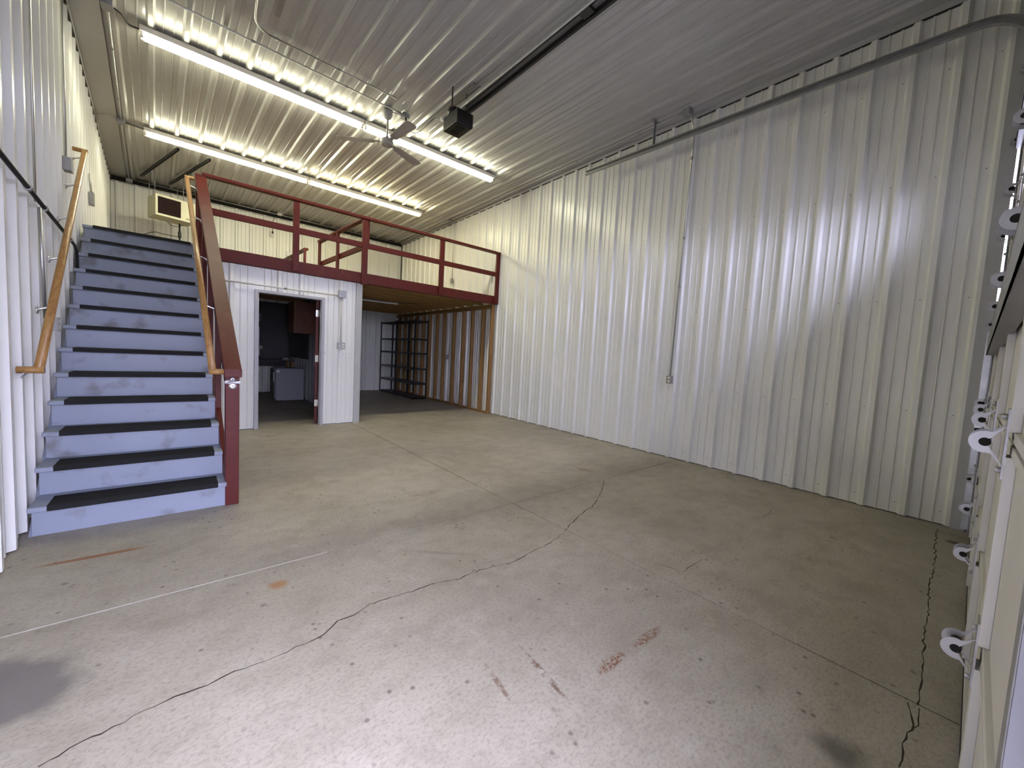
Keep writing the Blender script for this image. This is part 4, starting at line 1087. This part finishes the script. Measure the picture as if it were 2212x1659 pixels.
# ------------------------------------------------------------------ under the loft: shelving, light, room contents
def shelving(y0, y1, label):
    x0, x1, H = 4.80, 5.20, 2.16
    t = T('shelving_unit', label, 'shelves', ((x0 + x1) / 2, (y0 + y1) / 2, 0))
    for x in (x0, x1):
        for y in (y0, y1):
            sxn = 1 if x == x0 else -1; syn = 1 if y == y0 else -1
            g = G().box(min(x, x + sxn * 0.035), max(x, x + sxn * 0.035), min(y, y + syn * 0.003), max(y, y + syn * 0.003), 0, H)
            g.box(min(x, x + sxn * 0.003), max(x, x + sxn * 0.003), min(y, y + syn * 0.035), max(y, y + syn * 0.035), 0, H)
            up_ = P('upright', g, 'blackmetal', t)
            if x == x1 and y == y0:
                hg = G()
                for k in range(56): hg.box(x - 0.022, x - 0.014, y + 0.0028, y + 0.0040, 0.06 + k * 0.037, 0.078 + k * 0.037)
                P('slot_holes', hg, 'boxgrey', up_, kind='stuff')
    for z in (0.05, 0.44, 0.843, 1.265, 1.647, 2.13):
        P('shelf', G().box(x0 + 0.004, x1 - 0.004, y0 + 0.004, y1 - 0.004, z - 0.035, z - 0.031).box(x0 + 0.002, x1 - 0.002, y0 + 0.002, y0 + 0.005, z - 0.045, z).box(x0 + 0.002, x0 + 0.005, y0 + 0.002, y1 - 0.002, z - 0.045, z).box(x0 + 0.004, x1 - 0.004, y0 + 0.004, y1 - 0.004, z - 0.004, z), 'blackmetal', t)
    return t
shelving(9.76, 10.90, 'nearer black metal shelving unit against the studs under the loft')
shelving(10.95, 12.09, 'far black metal shelving unit against the studs under the loft')
lpt = onZ(849, 655, 2.36)
sl = T('shop_light', 'unlit white shop light hung under the loft joists', 'ceiling light', (3.15, 8.6, 2.30))
P('reflector', G().prism([(2.55, 8.55, 2.36), (2.55, 8.75, 2.36), (2.55, 8.70, 2.385), (2.55, 8.60, 2.385)], (1.05, 0, 0)), 'boxgrey', sl)
P('end_cap', G().box(3.58, 3.80, 8.60, 8.68, 2.335, 2.37), 'white', sl, 0.006)
P('tube', G().tube([(2.57, 8.62, 2.345), (3.58, 8.62, 2.345)], 0.013, 8), 'offtube', sl)
P('cord', G().tube(smooth([Vector((3.75, 8.64, 2.37)), Vector((3.95, 8.55, 2.385)), Vector((4.2, 8.4, 2.39))]), 0.006, 6), 'black', sl)

# small room behind the doorway
fr = T('mini_fridge', 'pale grey scuffed refrigerator seen through the doorway', 'refrigerator', (1.95, 10.45, 0))
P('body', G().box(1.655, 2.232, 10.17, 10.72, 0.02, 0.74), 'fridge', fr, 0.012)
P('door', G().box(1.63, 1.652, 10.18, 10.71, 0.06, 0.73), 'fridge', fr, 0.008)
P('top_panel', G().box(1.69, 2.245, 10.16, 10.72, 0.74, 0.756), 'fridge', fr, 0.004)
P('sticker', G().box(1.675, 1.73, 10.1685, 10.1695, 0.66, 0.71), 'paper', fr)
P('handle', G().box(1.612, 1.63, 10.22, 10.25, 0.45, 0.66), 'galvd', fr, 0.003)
g_ = G()
for xx in (1.69, 2.19):
    for yy in (10.21, 10.67): g_.lathe((xx, yy, 0.0), [(0.018, 0), (0.018, 0.021)], 8)
P('foot', g_, 'black', fr)
c0_ = onY(636, 648, 9.3); c1_ = onY(668, 722, 9.3)
wc = T('wall_cabinet', 'dark brown wall cabinet seen through the doorway', 'cabinet', (2.05, 9.5, 1.55))
P('body', G().box(1.85, 2.275, 9.30, 9.95, 1.55, 2.22), 'brownwood', wc, 0.004)
P('door', G().box(1.828, 1.849, 9.31, 9.62, 1.555, 2.215), 'brownwood', wc, 0.003)
P('door', G().box(1.828, 1.849, 9.63, 9.94, 1.555, 2.215), 'brownwood', wc, 0.003)
P('edge_strip', G().box(1.84, 1.862, 9.293, 9.30, 1.55, 2.22), 'ply', wc)
pnl = T('electrical_panel', 'dark electrical panel on the far wall of the small room', 'electrical panel', (1.5, 12.1, 0.9))
P('shade_board', G().box(0.70, 2.28, 12.10, 12.15, 0.70, 2.38), 'black', pnl)  # added black sheet, colours in the shade on the room's far wall
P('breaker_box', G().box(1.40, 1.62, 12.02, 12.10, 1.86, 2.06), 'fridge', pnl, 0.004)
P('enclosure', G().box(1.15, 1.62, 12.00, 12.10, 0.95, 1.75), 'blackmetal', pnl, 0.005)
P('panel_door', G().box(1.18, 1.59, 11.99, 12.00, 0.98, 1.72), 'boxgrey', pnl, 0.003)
for x in (1.42, 1.60):
    P('meter', G().lathe((x, 11.99, 1.18), [(0.055, 0), (0.055, 0.03), (0.04, 0.04)], 14, (0, -1, 0)), 'ivory', pnl)
for x in (1.36, 1.43):
    P('feed_pipe', G().tube([(x, 12.02, 1.75), (x, 12.02, 2.38)], 0.014, 8), 'galvd', pnl)
sc2 = T('storage_cabinet', 'dim white drawer cabinet left of the refrigerator through the doorway', 'cabinet', (1.15, 10.9, 0))
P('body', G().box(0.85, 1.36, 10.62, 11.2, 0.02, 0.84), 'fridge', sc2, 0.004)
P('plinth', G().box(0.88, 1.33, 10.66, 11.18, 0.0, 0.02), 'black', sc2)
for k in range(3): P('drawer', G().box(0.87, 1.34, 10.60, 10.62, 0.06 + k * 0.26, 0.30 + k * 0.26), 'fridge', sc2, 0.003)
wt = T('work_top', 'dark work counter along the right side of the small room', 'counter', (2.1, 11.6, 0))
P('top', G().box(1.30, 2.27, 11.35, 12.0, 0.86, 0.90), 'black', wt, 0.004)
for x in (1.36, 2.22):
    for y in (11.40, 11.95): P('leg', G().box(x - 0.03, x + 0.03, y - 0.03, y + 0.03, 0, 0.86), 'pine', wt)
P('shade_sheet', G().box(2.262, 2.278, 9.96, 12.0, 0.98, 1.56), 'black', wt)  # added black sheet painting the side wall's shade above the counter
S('paper_sheet', G().prism([(2.02, 11.5, 0.902), (2.16, 11.55, 0.902), (2.14, 11.62, 0.96), (2.03, 11.58, 0.95)], (0.01, -0.01, 0.004)), 'paper', 'crumpled white paper on the dark counter in the small room', 'paper')
